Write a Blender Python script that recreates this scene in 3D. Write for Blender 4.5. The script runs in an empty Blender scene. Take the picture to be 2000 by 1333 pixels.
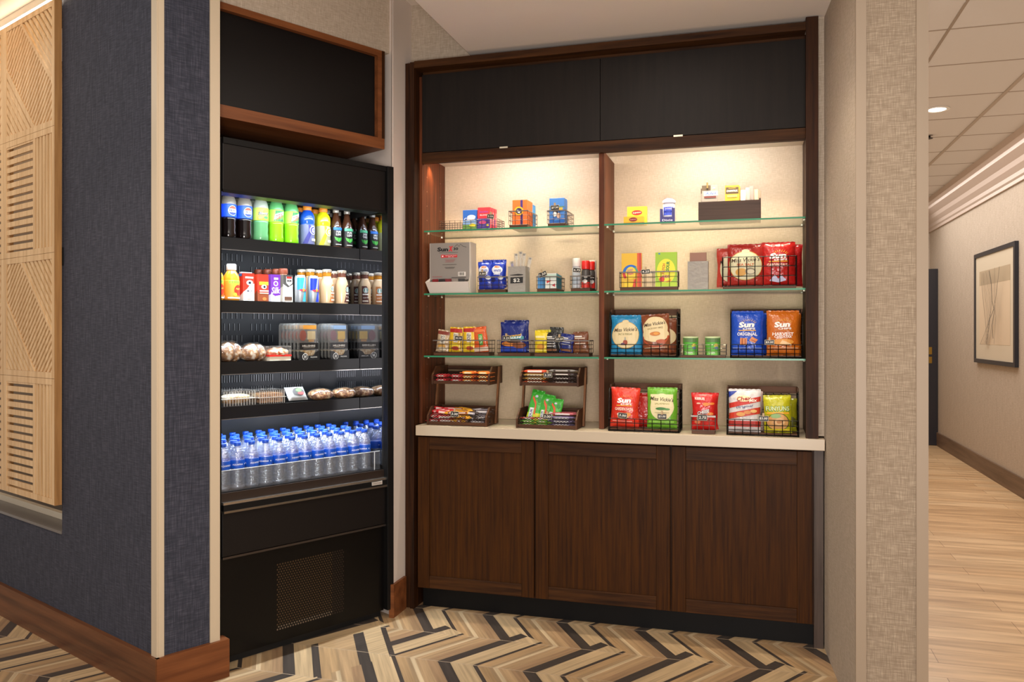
import bpy, bmesh, math, random
from mathutils import Vector, Matrix, noise
random.seed(7)
sc = bpy.context.scene
C = sc.collection
PI = math.pi
# ------------------------------------------------------------------ camera
FOC, CXP, HYP, EYE = 1600.0, 1000.0, 650.0, 1.40
YAW = math.atan(470/1600.0)
cam = bpy.data.objects.new('camera', bpy.data.cameras.new('camera'))
C.objects.link(cam)
cam.location = (0, 0, EYE)
cam.rotation_euler = (PI/2, 0, YAW)
cam.data.sensor_width = 36.0
cam.data.lens = 36.0*FOC/2000.0
cam.data.shift_y = -16.5/2000.0
cam.data.clip_start = 0.05
sc.camera = cam
# ------------------------------------------------------------------ colour management, world
vs = sc.view_settings
sc.display_settings.display_device = 'sRGB'
vs.view_transform = 'Standard'
vs.look = 'None'
vs.exposure = 0.06
vs.gamma = 1.0
vs.use_curve_mapping = False
world = bpy.data.worlds.new('world')
sc.world = world
world.use_nodes = True
bg = world.node_tree.nodes['Background']
bg.inputs[0].default_value = (1.0, 0.92, 0.85, 1)
bg.inputs[1].default_value = 0.62

def area(name, loc, target, sx, sy, power, col, spread=None):
    l = bpy.data.lights.new(name, 'AREA')
    l.shape = 'RECTANGLE'; l.size = sx; l.size_y = sy
    l.energy = power; l.color = col
    if spread: l.spread = math.radians(spread)
    o = bpy.data.objects.new(name, l); C.objects.link(o)
    o.location = loc
    o.rotation_euler = (Vector(target)-Vector(loc)).to_track_quat('-Z', 'Y').to_euler()
    return o
def spot(name, loc, target, power, col, ang=70, blend=.8, rad=.05):
    l = bpy.data.lights.new(name, 'SPOT')
    l.energy = power; l.color = col; l.spot_size = math.radians(ang); l.spot_blend = blend
    l.shadow_soft_size = rad
    o = bpy.data.objects.new(name, l); C.objects.link(o)
    o.location = loc
    o.rotation_euler = (Vector(target)-Vector(loc)).to_track_quat('-Z', 'Y').to_euler()
    return o
WARM = (1.0, .80, .62)
area('lobby_ceiling_light', (-.3, .9, 3.0), (-.7, 2.2, 0), 1.8, 1.6, 40, (1.0, .89, .78))
area('alcove_ceiling_light', (-.55, 2.9, 2.74), (-.62, 2.95, 0), 1.2, .5, 7, (1.0, .88, .78))
spot('corner_downlight', (-2.5, 1.9, 2.88), (-2.62, 2.35, .4), 30, WARM, 80)
spot('alcove_wall_washer', (-.35, 2.85, 2.75), (.33, 3.5, 1.15), 26, (1.0, .88, .74), 75)
area('hall_ceiling_light', (1.4, 8.0, 2.95), (1.4, 8.0, 0), 1.2, 6.0, 84, (1.0, .95, .90))
area('ceiling_fill', (.2, -.6, 1.0), (-.5, 2.0, 3.1), .8, .8, 85, (1.0, .93, .89))  # added fill low behind the camera, aimed up to brighten the ceiling
area('hall_near_light', (1.5, 4.2, 2.95), (1.3, 4.4, 0), 1.0, 1.6, 24, (1.0, .95, .90))
# ------------------------------------------------------------------ measuring helpers (pixel of the photo -> point on a real plane)
FW = Vector((-math.sin(YAW), math.cos(YAW), 0)); RT = Vector((math.cos(YAW), math.sin(YAW), 0))
CAM = Vector((0, 0, EYE))
def ray(px, py): return FW + RT*((px-CXP)/FOC) + Vector((0, 0, (HYP-py)/FOC))
def onY(px, py, Y):
    r = ray(px, py); p = CAM + r*(Y/r.y); return p.x, p.z
def X(px, Y): return onY(px, HYP, Y)[0]
def Z(px, py, Y): return onY(px, py, Y)[1]
FO = Vector((-2.119, 2.953, 0)); FU = Vector((.4620, .8869, 0)).normalized(); FN = Vector((FU.y, -FU.x, 0))
FR = math.atan2(FU.y, FU.x)
def fridge_pt(u, y, z): return FO + FU*u - FN*y + Vector((0, 0, z))
def fpl(px, py, y):
    r = ray(px, py); p0 = fridge_pt(0, y, 0)
    p = CAM + r*((p0-CAM).dot(FN)/r.dot(FN)); v = p-FO
    return v.dot(FU), p.z
# ------------------------------------------------------------------ materials
def lin(h):
    h = h.lstrip('#'); o = []
    for i in (0, 2, 4):
        c = int(h[i:i+2], 16)/255.0
        o.append(c/12.92 if c <= .04045 else ((c+.055)/1.055)**2.4)
    return (o[0], o[1], o[2], 1)
_m = {}
def new_mat(name):
    m = bpy.data.materials.new(name); m.use_nodes = True
    nt = m.node_tree
    return m, nt, nt.nodes, nt.links, nt.nodes['Principled BSDF']
def paint(h, rough=.45, metal=0.0, bumpy=0.0, coat=0.0, spec=.5):
    k = (h, rough, metal, bumpy, coat, spec)
    if k in _m: return _m[k]
    m, nt, N, L, b = new_mat('paint_'+h.lstrip('#'))
    b.inputs['Base Color'].default_value = lin(h)
    b.inputs['Roughness'].default_value = rough
    b.inputs['Metallic'].default_value = metal
    b.inputs['Specular IOR Level'].default_value = spec
    if coat: b.inputs['Coat Weight'].default_value = coat; b.inputs['Coat Roughness'].default_value = .12
    if bumpy:
        t = N.new('ShaderNodeTexNoise'); t.inputs['Scale'].default_value = 45
        tc = N.new('ShaderNodeTexCoord'); L.new(tc.outputs['Object'], t.inputs['Vector'])
        bp = N.new('ShaderNodeBump'); bp.inputs['Strength'].default_value = bumpy; bp.inputs['Distance'].default_value = .01
        L.new(t.outputs['Fac'], bp.inputs['Height']); L.new(bp.outputs['Normal'], b.inputs['Normal'])
    _m[k] = m
    return m
def streak(N, L, tc, scale, size, detail=3):
    mp = N.new('ShaderNodeMapping'); mp.inputs['Scale'].default_value = scale; mp.inputs['Location'].default_value = (.137, .371, .219)
    L.new(tc.outputs['Object'], mp.inputs['Vector'])
    t = N.new('ShaderNodeTexNoise'); t.inputs['Scale'].default_value = size; t.inputs['Detail'].default_value = detail
    L.new(mp.outputs['Vector'], t.inputs['Vector'])
    return t
def woven(name, a, b_, c, fine=260.0, rough=.85, bump=.25, contrast=(.35, .65)):
    m, nt, N, L, b = new_mat(name)
    tc = N.new('ShaderNodeTexCoord')
    v = streak(N, L, tc, (1, 1, .06), fine, 2)
    h = streak(N, L, tc, (.07, .07, 1), fine*1.1, 2)
    lo = streak(N, L, tc, (1, 1, 1), 9, 3)
    mx = N.new('ShaderNodeMath'); mx.operation = 'ADD'; L.new(v.outputs['Fac'], mx.inputs[0]); L.new(h.outputs['Fac'], mx.inputs[1])
    m2 = N.new('ShaderNodeMath'); m2.operation = 'MULTIPLY'; m2.inputs[1].default_value = .5; L.new(mx.outputs[0], m2.inputs[0])
    r = N.new('ShaderNodeValToRGB'); L.new(m2.outputs[0], r.inputs['Fac'])
    e = r.color_ramp.elements
    e[0].position = contrast[0]; e[0].color = lin(a); e[1].position = contrast[1]; e[1].color = lin(c)
    q = e.new(.5); q.color = lin(b_)
    mi = N.new('ShaderNodeMix'); mi.data_type = 'RGBA'; mi.blend_type = 'MULTIPLY'; mi.inputs[0].default_value = .25
    L.new(r.outputs['Color'], mi.inputs[6]); L.new(lo.outputs['Color'], mi.inputs[7])
    L.new(r.outputs['Color'], b.inputs['Base Color'])
    b.inputs['Roughness'].default_value = rough
    bp = N.new('ShaderNodeBump'); bp.inputs['Strength'].default_value = bump; bp.inputs['Distance'].default_value = .002
    L.new(m2.outputs[0], bp.inputs['Height']); L.new(bp.outputs['Normal'], b.inputs['Normal'])
    return m
def timber(name, a, b_, axis='z', fine=38.0, rough=.42, stretch=.05, spec=.3):
    m, nt, N, L, b = new_mat(name)
    tc = N.new('ShaderNodeTexCoord')
    s = {'z': (1, 1, stretch), 'x': (stretch, 1, 1), 'y': (1, stretch, 1)}[axis]
    t = streak(N, L, tc, s, fine, 5)
    t2 = streak(N, L, tc, s, fine*5, 2)
    mx = N.new('ShaderNodeMath'); mx.operation = 'MULTIPLY_ADD'; mx.inputs[1].default_value = .35
    L.new(t2.outputs['Fac'], mx.inputs[0]); L.new(t.outputs['Fac'], mx.inputs[2])
    r = N.new('ShaderNodeValToRGB'); L.new(mx.outputs[0], r.inputs['Fac'])
    e = r.color_ramp.elements
    e[0].position = .42; e[0].color = lin(a); e[1].position = .88; e[1].color = lin(b_)
    L.new(r.outputs['Color'], b.inputs['Base Color'])
    b.inputs['Roughness'].default_value = rough
    b.inputs['Specular IOR Level'].default_value = spec
    return m
def clear(name, tint, refl=.12, cloud=0.0, cloudcol='#ffffff', rough=.04, crinkle=0.0):
    """thin clear plastic or glass: see-through, glossy at grazing angles"""
    m = bpy.data.materials.new(name); m.use_nodes = True
    nt = m.node_tree; N = nt.nodes; L = nt.links; N.clear()
    o = N.new('ShaderNodeOutputMaterial')
    t = N.new('ShaderNodeBsdfTransparent'); t.inputs[0].default_value = lin(tint)
    g = N.new('ShaderNodeBsdfGlossy'); g.inputs['Roughness'].default_value = rough
    if crinkle:
        tc = N.new('ShaderNodeTexCoord'); mp = N.new('ShaderNodeMapping'); mp.inputs['Scale'].default_value = (1, 1, 1.8)
        tn = N.new('ShaderNodeTexNoise'); tn.inputs['Scale'].default_value = 75; tn.inputs['Detail'].default_value = 2
        bp = N.new('ShaderNodeBump'); bp.inputs['Strength'].default_value = crinkle; bp.inputs['Distance'].default_value = .006
        L.new(tc.outputs['Object'], mp.inputs[0]); L.new(mp.outputs[0], tn.inputs['Vector']); L.new(tn.outputs['Fac'], bp.inputs['Height']); L.new(bp.outputs[0], g.inputs['Normal'])
    lw = N.new('ShaderNodeLayerWeight'); lw.inputs[0].default_value = .35
    ma = N.new('ShaderNodeMath'); ma.operation = 'MULTIPLY_ADD'; ma.inputs[1].default_value = .55; ma.inputs[2].default_value = refl*.35
    L.new(lw.outputs['Facing'], ma.inputs[0])
    mix = N.new('ShaderNodeMixShader'); L.new(ma.outputs[0], mix.inputs[0]); L.new(t.outputs[0], mix.inputs[1]); L.new(g.outputs[0], mix.inputs[2])
    out = mix
    if cloud:
        d = N.new('ShaderNodeBsdfDiffuse'); d.inputs[0].default_value = lin(cloudcol)
        m2 = N.new('ShaderNodeMixShader'); m2.inputs[0].default_value = cloud
        L.new(mix.outputs[0], m2.inputs[1]); L.new(d.outputs[0], m2.inputs[2]); out = m2
    L.new(out.outputs[0], o.inputs['Surface'])
    return m
def glow(name, col, strength):
    m = bpy.data.materials.new(name); m.use_nodes = True
    nt = m.node_tree; N = nt.nodes; L = nt.links; N.clear()
    o = N.new('ShaderNodeOutputMaterial'); e = N.new('ShaderNodeEmission')
    e.inputs[0].default_value = (*col, 1); e.inputs[1].default_value = strength
    L.new(e.outputs[0], o.inputs[0])
    return m
# ------------------------------------------------------------------ text and printed art
_txt = {}
def text2d(s, shear=0.0, bold=0.0):
    k = (s, shear, bold)
    if k in _txt: return _txt[k]
    cu = bpy.data.curves.new('lettering', 'FONT'); cu.body = s; cu.shear = shear; cu.offset = bold
    cu.resolution_u = 2; cu.fill_mode = 'FRONT'
    o = bpy.data.objects.new('lettering', cu); C.objects.link(o)
    bpy.context.view_layer.update()
    me = bpy.data.meshes.new_from_object(o.evaluated_get(bpy.context.evaluated_depsgraph_get()))
    v = [(p.co.x, p.co.y) for p in me.vertices]; f = [tuple(p.vertices) for p in me.polygons]
    C.objects.unlink(o); bpy.data.objects.remove(o); bpy.data.curves.remove(cu); bpy.data.meshes.remove(me)
    if not v: v = [(0, 0), (1, 0), (1, 1)]; f = [(0, 1, 2)]
    x0 = min(a for a, b in v); x1 = max(a for a, b in v); z0 = min(b for a, b in v); z1 = max(b for a, b in v)
    r = ([((a-(x0+x1)/2), (b-(z0+z1)/2)) for a, b in v], f, x1-x0, z1-z0)
    _txt[k] = r
    return r
def Rc(x0, z0, x1, z1, c): return ('p', [(x0, z0), (x1, z0), (x1, z1), (x0, z1)], c)
def El(cx, cz, rx, rz, c, n=22): return ('p', [(cx+rx*math.cos(2*PI*i/n), cz+rz*math.sin(2*PI*i/n)) for i in range(n)], c)
def Pg(pts, c): return ('p', pts, c)
def Tx(s, cx, cz, h, c, w=None, rot=0.0, sh=0.0, b=0.0): return ('t', s, cx, cz, h, c, w, rot, sh, b)
class MB:
    def __init__(s): s.v = []; s.f = []; s.m = []; s.mats = []; s.sm = []
    def mi(s, m):
        if isinstance(m, str): m = paint(m)
        if m not in s.mats: s.mats.append(m)
        return s.mats.index(m)
    def add(s, vs_, fs_, m, smooth=False):
        o = len(s.v); i = s.mi(m); s.v += [tuple(p) for p in vs_]
        for f in fs_: s.f.append(tuple(a+o for a in f)); s.m.append(i); s.sm.append(smooth)
    def box(s, x0, x1, y0, y1, z0, z1, m):
        s.add([(x0,y0,z0),(x1,y0,z0),(x1,y1,z0),(x0,y1,z0),(x0,y0,z1),(x1,y0,z1),(x1,y1,z1),(x0,y1,z1)],
              [(0,3,2,1),(4,5,6,7),(0,1,5,4),(1,2,6,5),(2,3,7,6),(3,0,4,7)], m)
        return s
    def prism(s, poly, z0, z1, m):
        a = sum(poly[i][0]*poly[(i+1)%len(poly)][1]-poly[(i+1)%len(poly)][0]*poly[i][1] for i in range(len(poly)))
        if a < 0: poly = poly[::-1]
        n = len(poly)
        s.add([(x, y, z0) for x, y in poly]+[(x, y, z1) for x, y in poly],
              [tuple(range(n))[::-1], tuple(range(n, 2*n))]+[(i, (i+1) % n, n+(i+1) % n, n+i) for i in range(n)], m)
        return s
    def yprism(s, poly, y0, y1, m):
        """outline in x,z pushed along y"""
        n = len(poly)
        s.add([(x, y0, z) for x, z in poly]+[(x, y1, z) for x, z in poly],
              [tuple(range(n)), tuple(range(n, 2*n))[::-1]]+[(i, n+i, n+(i+1) % n, (i+1) % n) for i in range(n)], m)
        return s
    def xprism(s, poly, x0, x1, m):
        n = len(poly)
        s.add([(x0, y, z) for y, z in poly]+[(x1, y, z) for y, z in poly],
              [tuple(range(n))[::-1], tuple(range(n, 2*n))]+[(i, (i+1) % n, n+(i+1) % n, n+i) for i in range(n)], m)
        return s
    def tube(s, p, q, r, m, n=4):
        p = Vector(p); q = Vector(q); d = (q-p).normalized()
        a = d.orthogonal().normalized(); b = d.cross(a)
        ring = lambda c: [tuple(c+(a*math.cos(2*PI*(i+.5)/n)+b*math.sin(2*PI*(i+.5)/n))*r) for i in range(n)]
        s.add(ring(p)+ring(q), [(i, (i+1) % n, n+(i+1) % n, n+i) for i in range(n)]+[tuple(range(n))[::-1], tuple(range(n, 2*n))], m, n > 5)
        return s
    def lathe(s, prof, m, n=20, cx=0, cy=0, a0=0.0, a1=None, smooth=True, sx=1, sy=1, caps=True):
        full = a1 is None
        k = n if full else n+1
        vs_ = []
        for r, z in prof:
            for i in range(k):
                a = a0+((2*PI if full else (a1-a0))*i/n)
                vs_.append((cx+r*sx*math.sin(a), cy-r*sy*math.cos(a), z))
        fs_ = []
        for j in range(len(prof)-1):
            for i in range(n):
                i2 = (i+1) % k
                fs_.append((j*k+i, j*k+i2, (j+1)*k+i2, (j+1)*k+i))
        if full and caps:
            if prof[0][0] > 1e-5: fs_.append(tuple(range(k))[::-1])
            if prof[-1][0] > 1e-5: fs_.append(tuple(range((len(prof)-1)*k, len(prof)*k)))
        s.add(vs_, fs_, m, smooth)
        return s
    def grid(s, fn, nu, nv, m, smooth=True):
        s.add([fn(i/nu, j/nv) for j in range(nv+1) for i in range(nu+1)],
              [(j*(nu+1)+i, j*(nu+1)+i+1, (j+1)*(nu+1)+i+1, (j+1)*(nu+1)+i) for j in range(nv) for i in range(nu)], m, smooth)
        return s
    def art(s, shapes, surf, step=None, eps=.0004, base=1):
        for k, sh in enumerate(shapes):
            bm = bmesh.new()
            if sh[0] == 'p':
                col = sh[2]; vv = [bm.verts.new((a, 0, b)) for a, b in sh[1]]
                try: bm.faces.new(vv)
                except ValueError: bm.free(); continue
            else:
                _, st, cx, cz, h, col, w, rot, shr, bold = sh
                v, f, tw, th = text2d(st, shr, bold)
                sz = h/th; sxx = (w/tw) if w else sz
                cr, sr = math.cos(rot), math.sin(rot)
                vv = [bm.verts.new((cx+(a*sxx*cr-b*sz*sr), 0, cz+(a*sxx*sr+b*sz*cr))) for a, b in v]
                for q in f:
                    try: bm.faces.new([vv[i] for i in q])
                    except ValueError: pass
            if step:
                xs = [p.co.x for p in bm.verts]; zs = [p.co.z for p in bm.verts]
                for ax, lo, hi in ((0, min(xs), max(xs)), (2, min(zs), max(zs))):
                    t = math.ceil(lo/step+1e-6)*step
                    while t < hi-1e-6:
                        co = [0, 0, 0]; no = [0, 0, 0]; co[ax] = t; no[ax] = 1
                        bmesh.ops.bisect_plane(bm, geom=bm.verts[:]+bm.edges[:]+bm.faces[:], dist=1e-7, plane_co=co, plane_no=no)
                        t += step
            bm.verts.index_update()
            s.add([surf(p.co.x, p.co.z, eps*(base+k)) for p in bm.verts], [tuple(q.index for q in f.verts) for f in bm.faces], col)
            bm.free()
        return s
    def build(s, name, parent=None, bevel=0.0, kind=None, seg=2, recalc=False):
        me = bpy.data.meshes.new(name); me.from_pydata(s.v, [], s.f)
        for m in s.mats: me.materials.append(m)
        me.polygons.foreach_set('material_index', s.m); me.polygons.foreach_set('use_smooth', s.sm)
        if recalc:
            bm = bmesh.new(); bm.from_mesh(me); bmesh.ops.recalc_face_normals(bm, faces=bm.faces[:]); bm.to_mesh(me); bm.free()
        me.update()
        o = bpy.data.objects.new(name, me); C.objects.link(o)
        if parent: o.parent = parent
        if bevel:
            b = o.modifiers.new('bevel', 'BEVEL'); b.width = bevel; b.segments = seg; b.limit_method = 'ANGLE'
        if kind: o['kind'] = kind
        return o
flat = lambda y0: (lambda x, z, e: (x, y0-e, z))
def cyl(R): return lambda x, z, e: ((R+e)*math.sin(x/R), -(R+e)*math.cos(x/R), z)
def thing(name, label, cat, loc=(0, 0, 0), rotz=0.0, group=None, tilt=0.0, roll=0.0):
    o = bpy.data.objects.new(name, None); C.objects.link(o)
    o.empty_display_size = .05
    o.location = loc; o.rotation_euler = (tilt, roll, rotz)
    o['label'] = label; o['category'] = cat
    if group: o['group'] = group
    return o
def tag(o, label, cat, group=None, kind=None):
    o['label'] = label; o['category'] = cat
    if group: o['group'] = group
    if kind: o['kind'] = kind
    return o
def kids(o): return [c for c in bpy.data.objects if c.parent == o]
_tree = {}
def reg(o):
    """remember a prototype's parts so that copies need no searching"""
    _tree[o.name] = [(c, kids(c)) for c in kids(o)]
    return o
def dup(root, loc, rotz=None, label=None, group=None, cat=None):
    if root.name not in _tree: reg(root)
    r = root.copy(); C.objects.link(r); r.location = loc
    if rotz is not None: r.rotation_euler[2] = rotz
    if label: r['label'] = label
    if group: r['group'] = group
    if cat: r['category'] = cat
    for c, gs in _tree[root.name]:
        d = c.copy(); C.objects.link(d); d.parent = r
        for g in gs:
            e = g.copy(); C.objects.link(e); e.parent = d
    return r
BLK = paint('#0c0b0b', .38, spec=.25); BLKM = paint('#0d0c0c', .5, spec=.25); WHT = paint('#f2efe8', .5)
# ------------------------------------------------------------------ surface materials
BLUE = woven('blue_woven_wallcovering', '#232530', '#323440', '#4b4a56', 250, .9, .2, (.34, .68))
BEIGE = woven('beige_wallcovering', '#a3937e', '#b3a390', '#c4b5a2', 420, .85, .1)
BEIGE2 = woven('shelf_back_wallcovering', '#c0a88c', '#ccb498', '#d9c2a6', 620, .85, .15)
COLW = woven('column_grasscloth', '#84735f', '#93826e', '#ae9d87', 340, .85, .3, (.34, .66))
TRIM = paint('#9a8873', .45); TRIMC = paint('#c9b79c', .45)
CEIL = paint('#e2d6ca', .8); PLASTER = paint('#dccfc4', .7)
WAL = timber('walnut_upright', '#190c05', '#40230f', 'z', 45, .5, .05, .15)
WALH = timber('walnut_level', '#201006', '#4b2c12', 'x', 45, .5, .05, .15)
WALD = timber('walnut_door', '#2a1608', '#472709', 'z', 110, .5, .03, .12)
WALB = timber('walnut_baseboard', '#4a2a15', '#75482a', 'x', 22, .4)
WALBZ = timber('walnut_baseboard_turned', '#5a3018', '#86502c', 'x', 22, .4)
OAK = timber('pale_oak', '#c39a68', '#e2bf90', 'z', 45, .5)
OAKD = timber('pale_oak_edge', '#8d6238', '#b38550', 'z', 45, .5)
RUST = timber('rustic_wood', '#2c170c', '#5f3a20', 'x', 30, .55)
RUST2 = timber('rustic_wood_light', '#4a2a14', '#8c5c34', 'z', 30, .55)
BLKB = paint('#130f0e', .45, spec=.3); BLKL = paint('#211d1c', .5)

def tile_floor():
    m, nt, N, L, b = new_mat('chevron_wood_look_tile')
    tc = N.new('ShaderNodeTexCoord'); sp = N.new('ShaderNodeSeparateXYZ'); L.new(tc.outputs['Object'], sp.inputs[0])
    def M(op, a, b_=None, c=None):
        n = N.new('ShaderNodeMath'); n.operation = op
        for i, q in enumerate((a, b_, c)):
            if q is None: continue
            if isinstance(q, (int, float)): n.inputs[i].default_value = q
            else: L.new(q, n.inputs[i])
        return n.outputs[0]
    x, y = sp.outputs['X'], sp.outputs['Y']
    q = M('DIVIDE', M('SUBTRACT', y, 3.26), .30)
    row = M('FLOOR', q); fy = M('FRACT', q)
    par = M('ABSOLUTE', M('SUBTRACT', row, M('MULTIPLY', M('FLOOR', M('DIVIDE', row, 2.0)), 2.0)))
    tri = M('ADD', M('MULTIPLY', M('SUBTRACT', 1.0, par), fy), M('MULTIPLY', par, M('SUBTRACT', 1.0, fy)))
    P = .375
    s = M('DIVIDE', M('SUBTRACT', M('SUBTRACT', x, -1.289), M('MULTIPLY', tri, .19)), P)
    s1 = M('FRACT', s)
    # overlap row by the cabinet: the rising strips run on past the fold
    a_ = M('DIVIDE', M('SUBTRACT', M('SUBTRACT', x, -1.289), M('MULTIPLY', M('DIVIDE', M('SUBTRACT', y, 3.26), .30), .19)), P)
    a1 = M('FRACT', a_)
    up = M('GREATER_THAN', y, 3.56)
    inb = M('MULTIPLY', M('GREATER_THAN', s1, .15), M('LESS_THAN', s1, .57))
    ina = M('LESS_THAN', a1, .48)
    near = M('LESS_THAN', y, M('ADD', 3.56, M('MULTIPLY', M('SUBTRACT', .60, s1), .42)))
    use = M('MULTIPLY', M('MULTIPLY', up, inb), M('MULTIPLY', ina, near))
    f0 = M('ADD', M('MULTIPLY', use, a1), M('MULTIPLY', M('SUBTRACT', 1.0, use), s1))
    # one tile in front of the cooler is laid turned: its strips fall across the pattern
    qx, qy = M('ADD', x, 1.898), M('SUBTRACT', y, 3.267)
    ta = M('DIVIDE', M('ADD', M('MULTIPLY', qx, .307), M('MULTIPLY', qy, .19)), .1257)
    tb = M('DIVIDE', M('SUBTRACT', M('MULTIPLY', qx, .306), M('MULTIPLY', qy, .22)), .1257)
    ins = M('MULTIPLY', M('MULTIPLY', M('GREATER_THAN', ta, 0.0), M('LESS_THAN', ta, 1.0)), M('MULTIPLY', M('GREATER_THAN', tb, 0.0), M('LESS_THAN', tb, 1.0)))
    # remap the turned tile's strips onto the same colour ramp
    seg = M('ADD', M('MULTIPLY', M('GREATER_THAN', ta, .09), .50), M('MULTIPLY', M('GREATER_THAN', ta, .30), .25))
    seg = M('SUBTRACT', seg, M('MULTIPLY', M('GREATER_THAN', ta, .55), .70))
    seg = M('ADD', seg, M('MULTIPLY', M('GREATER_THAN', ta, .69), .20))
    seg = M('ADD', M('MULTIPLY', seg, M('LESS_THAN', ta, .93)), .01)
    f = M('ADD', M('MULTIPLY', ins, seg), M('MULTIPLY', M('SUBTRACT', 1.0, ins), f0))
    rp = N.new('ShaderNodeValToRGB'); L.new(f, rp.inputs[0]); rp.color_ramp.interpolation = 'CONSTANT'
    cols = [(0, '#453d37'), (.15, '#c0a680'), (.42, '#453d37'), (.475, '#af9069'), (.60, '#a08665'), (.66, '#c9b28e'), (.715, '#b0926d'), (.86, '#9f8161')]
    e = rp.color_ramp.elements
    e[0].position = 0; e[0].color = lin(cols[0][1]); e[1].position = cols[1][0]; e[1].color = lin(cols[1][1])
    for p_, c_ in cols[2:]:
        k = e.new(p_); k.color = lin(c_)
    # grain that follows the strips
    g1 = N.new('ShaderNodeCombineXYZ'); L.new(M('MULTIPLY', s, 14.0), g1.inputs[0]); L.new(M('MULTIPLY', y, 2.0), g1.inputs[1]); L.new(row, g1.inputs[2])
    t = N.new('ShaderNodeTexNoise'); t.inputs['Scale'].default_value = 1.6; t.inputs['Detail'].default_value = 4
    L.new(g1.outputs[0], t.inputs['Vector'])
    r2 = N.new('ShaderNodeValToRGB'); L.new(t.outputs['Fac'], r2.inputs[0])
    r2.color_ramp.elements[0].position = .3; r2.color_ramp.elements[0].color = (.66, .64, .62, 1)
    r2.color_ramp.elements[1].position = .72; r2.color_ramp.elements[1].color = (1.12, 1.08, 1.04, 1)
    mi = N.new('ShaderNodeMix'); mi.data_type = 'RGBA'; mi.blend_type = 'MULTIPLY'; mi.inputs[0].default_value = 1
    L.new(rp.outputs[0], mi.inputs[6]); L.new(r2.outputs[0], mi.inputs[7])
    # pale joints along the folds
    j = M('LESS_THAN', M('ABSOLUTE', M('SUBTRACT', fy, .5)), .494)
    mj = N.new('ShaderNodeMix'); mj.data_type = 'RGBA'; L.new(j, mj.inputs[0]); mj.inputs[6].default_value = lin('#b09a80'); L.new(mi.outputs[2], mj.inputs[7])
    L.new(mj.outputs[2], b.inputs['Base Color']); b.inputs['Roughness'].default_value = .38
    return m
def plank_floor():
    m, nt, N, L, b = new_mat('hall_wood_planks')
    tc = N.new('ShaderNodeTexCoord')
    br = N.new('ShaderNodeTexBrick'); br.offset = .37
    L.new(tc.outputs['Object'], br.inputs['Vector'])
    br.inputs['Scale'].default_value = 1.0; br.inputs['Brick Width'].default_value = 1.2; br.inputs['Row Height'].default_value = .16
    br.inputs['Mortar Size'].default_value = .0015
    br.inputs['Color1'].default_value = lin('#dcbc92'); br.inputs['Color2'].default_value = lin('#cba67a'); br.inputs['Mortar'].default_value = lin('#8d6a45')
    t = streak(N, L, tc, (.9, 9, 1), 2.2, 5)
    r = N.new('ShaderNodeValToRGB'); L.new(t.outputs['Fac'], r.inputs[0])
    r.color_ramp.elements[0].position = .3; r.color_ramp.elements[0].color = (.62, .58, .54, 1)
    r.color_ramp.elements[1].position = .68; r.color_ramp.elements[1].color = (1.1, 1.1, 1.1, 1)
    mi = N.new('ShaderNodeMix'); mi.data_type = 'RGBA'; mi.blend_type = 'MULTIPLY'; mi.inputs[0].default_value = 1
    L.new(br.outputs['Color'], mi.inputs[6]); L.new(r.outputs[0], mi.inputs[7])
    L.new(mi.outputs[2], b.inputs['Base Color']); b.inputs['Roughness'].default_value = .35
    return m
S = 'structure'
FLOOR = tile_floor()
MB().box(-6, .5, -3, 5.0, -.05, 0, FLOOR).build('floor', kind=S)
MB().box(.5, 6, -3, 13, -.05, 0, plank_floor()).build('floor_hall', kind=S)
HC = 3.10
# ------------------------------------------------------------------ left wall (blue) with the screen opening
D1 = Vector((.926, -.377, 0)).normalized(); INTO = Vector((.377, .926, 0)).normalized()
LR = math.atan2(D1.y, D1.x); K = Vector((-2.190, 2.633, 0))
OPX, SILL, LC = -.834, .510, 2.93
def left(o): o.location = K; o.rotation_euler = (0, 0, LR); return o
w = MB().box(-3.2, 0, 0, .2, 0, SILL-.012, BLUE).box(OPX, 0, 0, .2, SILL-.012, HC+.1, BLUE).box(-3.2, OPX, 0, .2, LC, HC+.1, BLUE)
left(w.build('wall_left', kind=S))
r = MB().box(-3.2, OPX+.04, .20, .5, SILL-.03, SILL-.012, PLASTER).box(-3.2, OPX+.04, .42, .47, SILL, LC, paint('#6b563e', .7))  # back wall browned: shade of the unlit recess put into its colour
left(r.build('wall_recess', kind=S))
left(MB().box(-3.2, OPX, -.004, .41, SILL-.012, SILL, paint('#6b6560', .35)).build('trim_1', kind=S))
left(MB().box(-3.2, OPX-.002, .10, .125, SILL+.0005, SILL+.03, paint('#d8cbb4', .5)).build('trim_2', kind=S))
E2 = K + FU*.246
P3 = E2 - FN*.8
K4 = K - D1*.6 + INTO*.2
MB().prism([(K.x, K.y), (E2.x, E2.y), (P3.x, P3.y), (K4.x, K4.y)], 0, HC+.1, BLUE).build('wall_column', kind=S)
# base boards and corner strips
left(MB().box(-3.2, .018, -.020, 0, 0, .153, WALB).build('baseboard_left', kind=S))
cb = MB().box(-.012, .282, -.020, 0, 0, .153, WALBZ).box(.246, .282, 0, .04, 0, .153, WALBZ).build('baseboard_column', kind=S)
cb.location = K; cb.rotation_euler = (0, 0, FR)
left(MB().box(-.036, .004, -.007, 0, .153, HC, TRIMC).build('trim_3', kind=S))
c3 = MB().box(0, .022, -.006, 0, .153, HC, TRIMC).build('trim_4', kind=S); c3.location = K; c3.rotation_euler = (0, 0, FR)
c4 = MB().box(.207, .248, -.006, .0, .153, HC, TRIMC).build('trim_5', kind=S); c4.location = K; c4.rotation_euler = (0, 0, FR)
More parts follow.
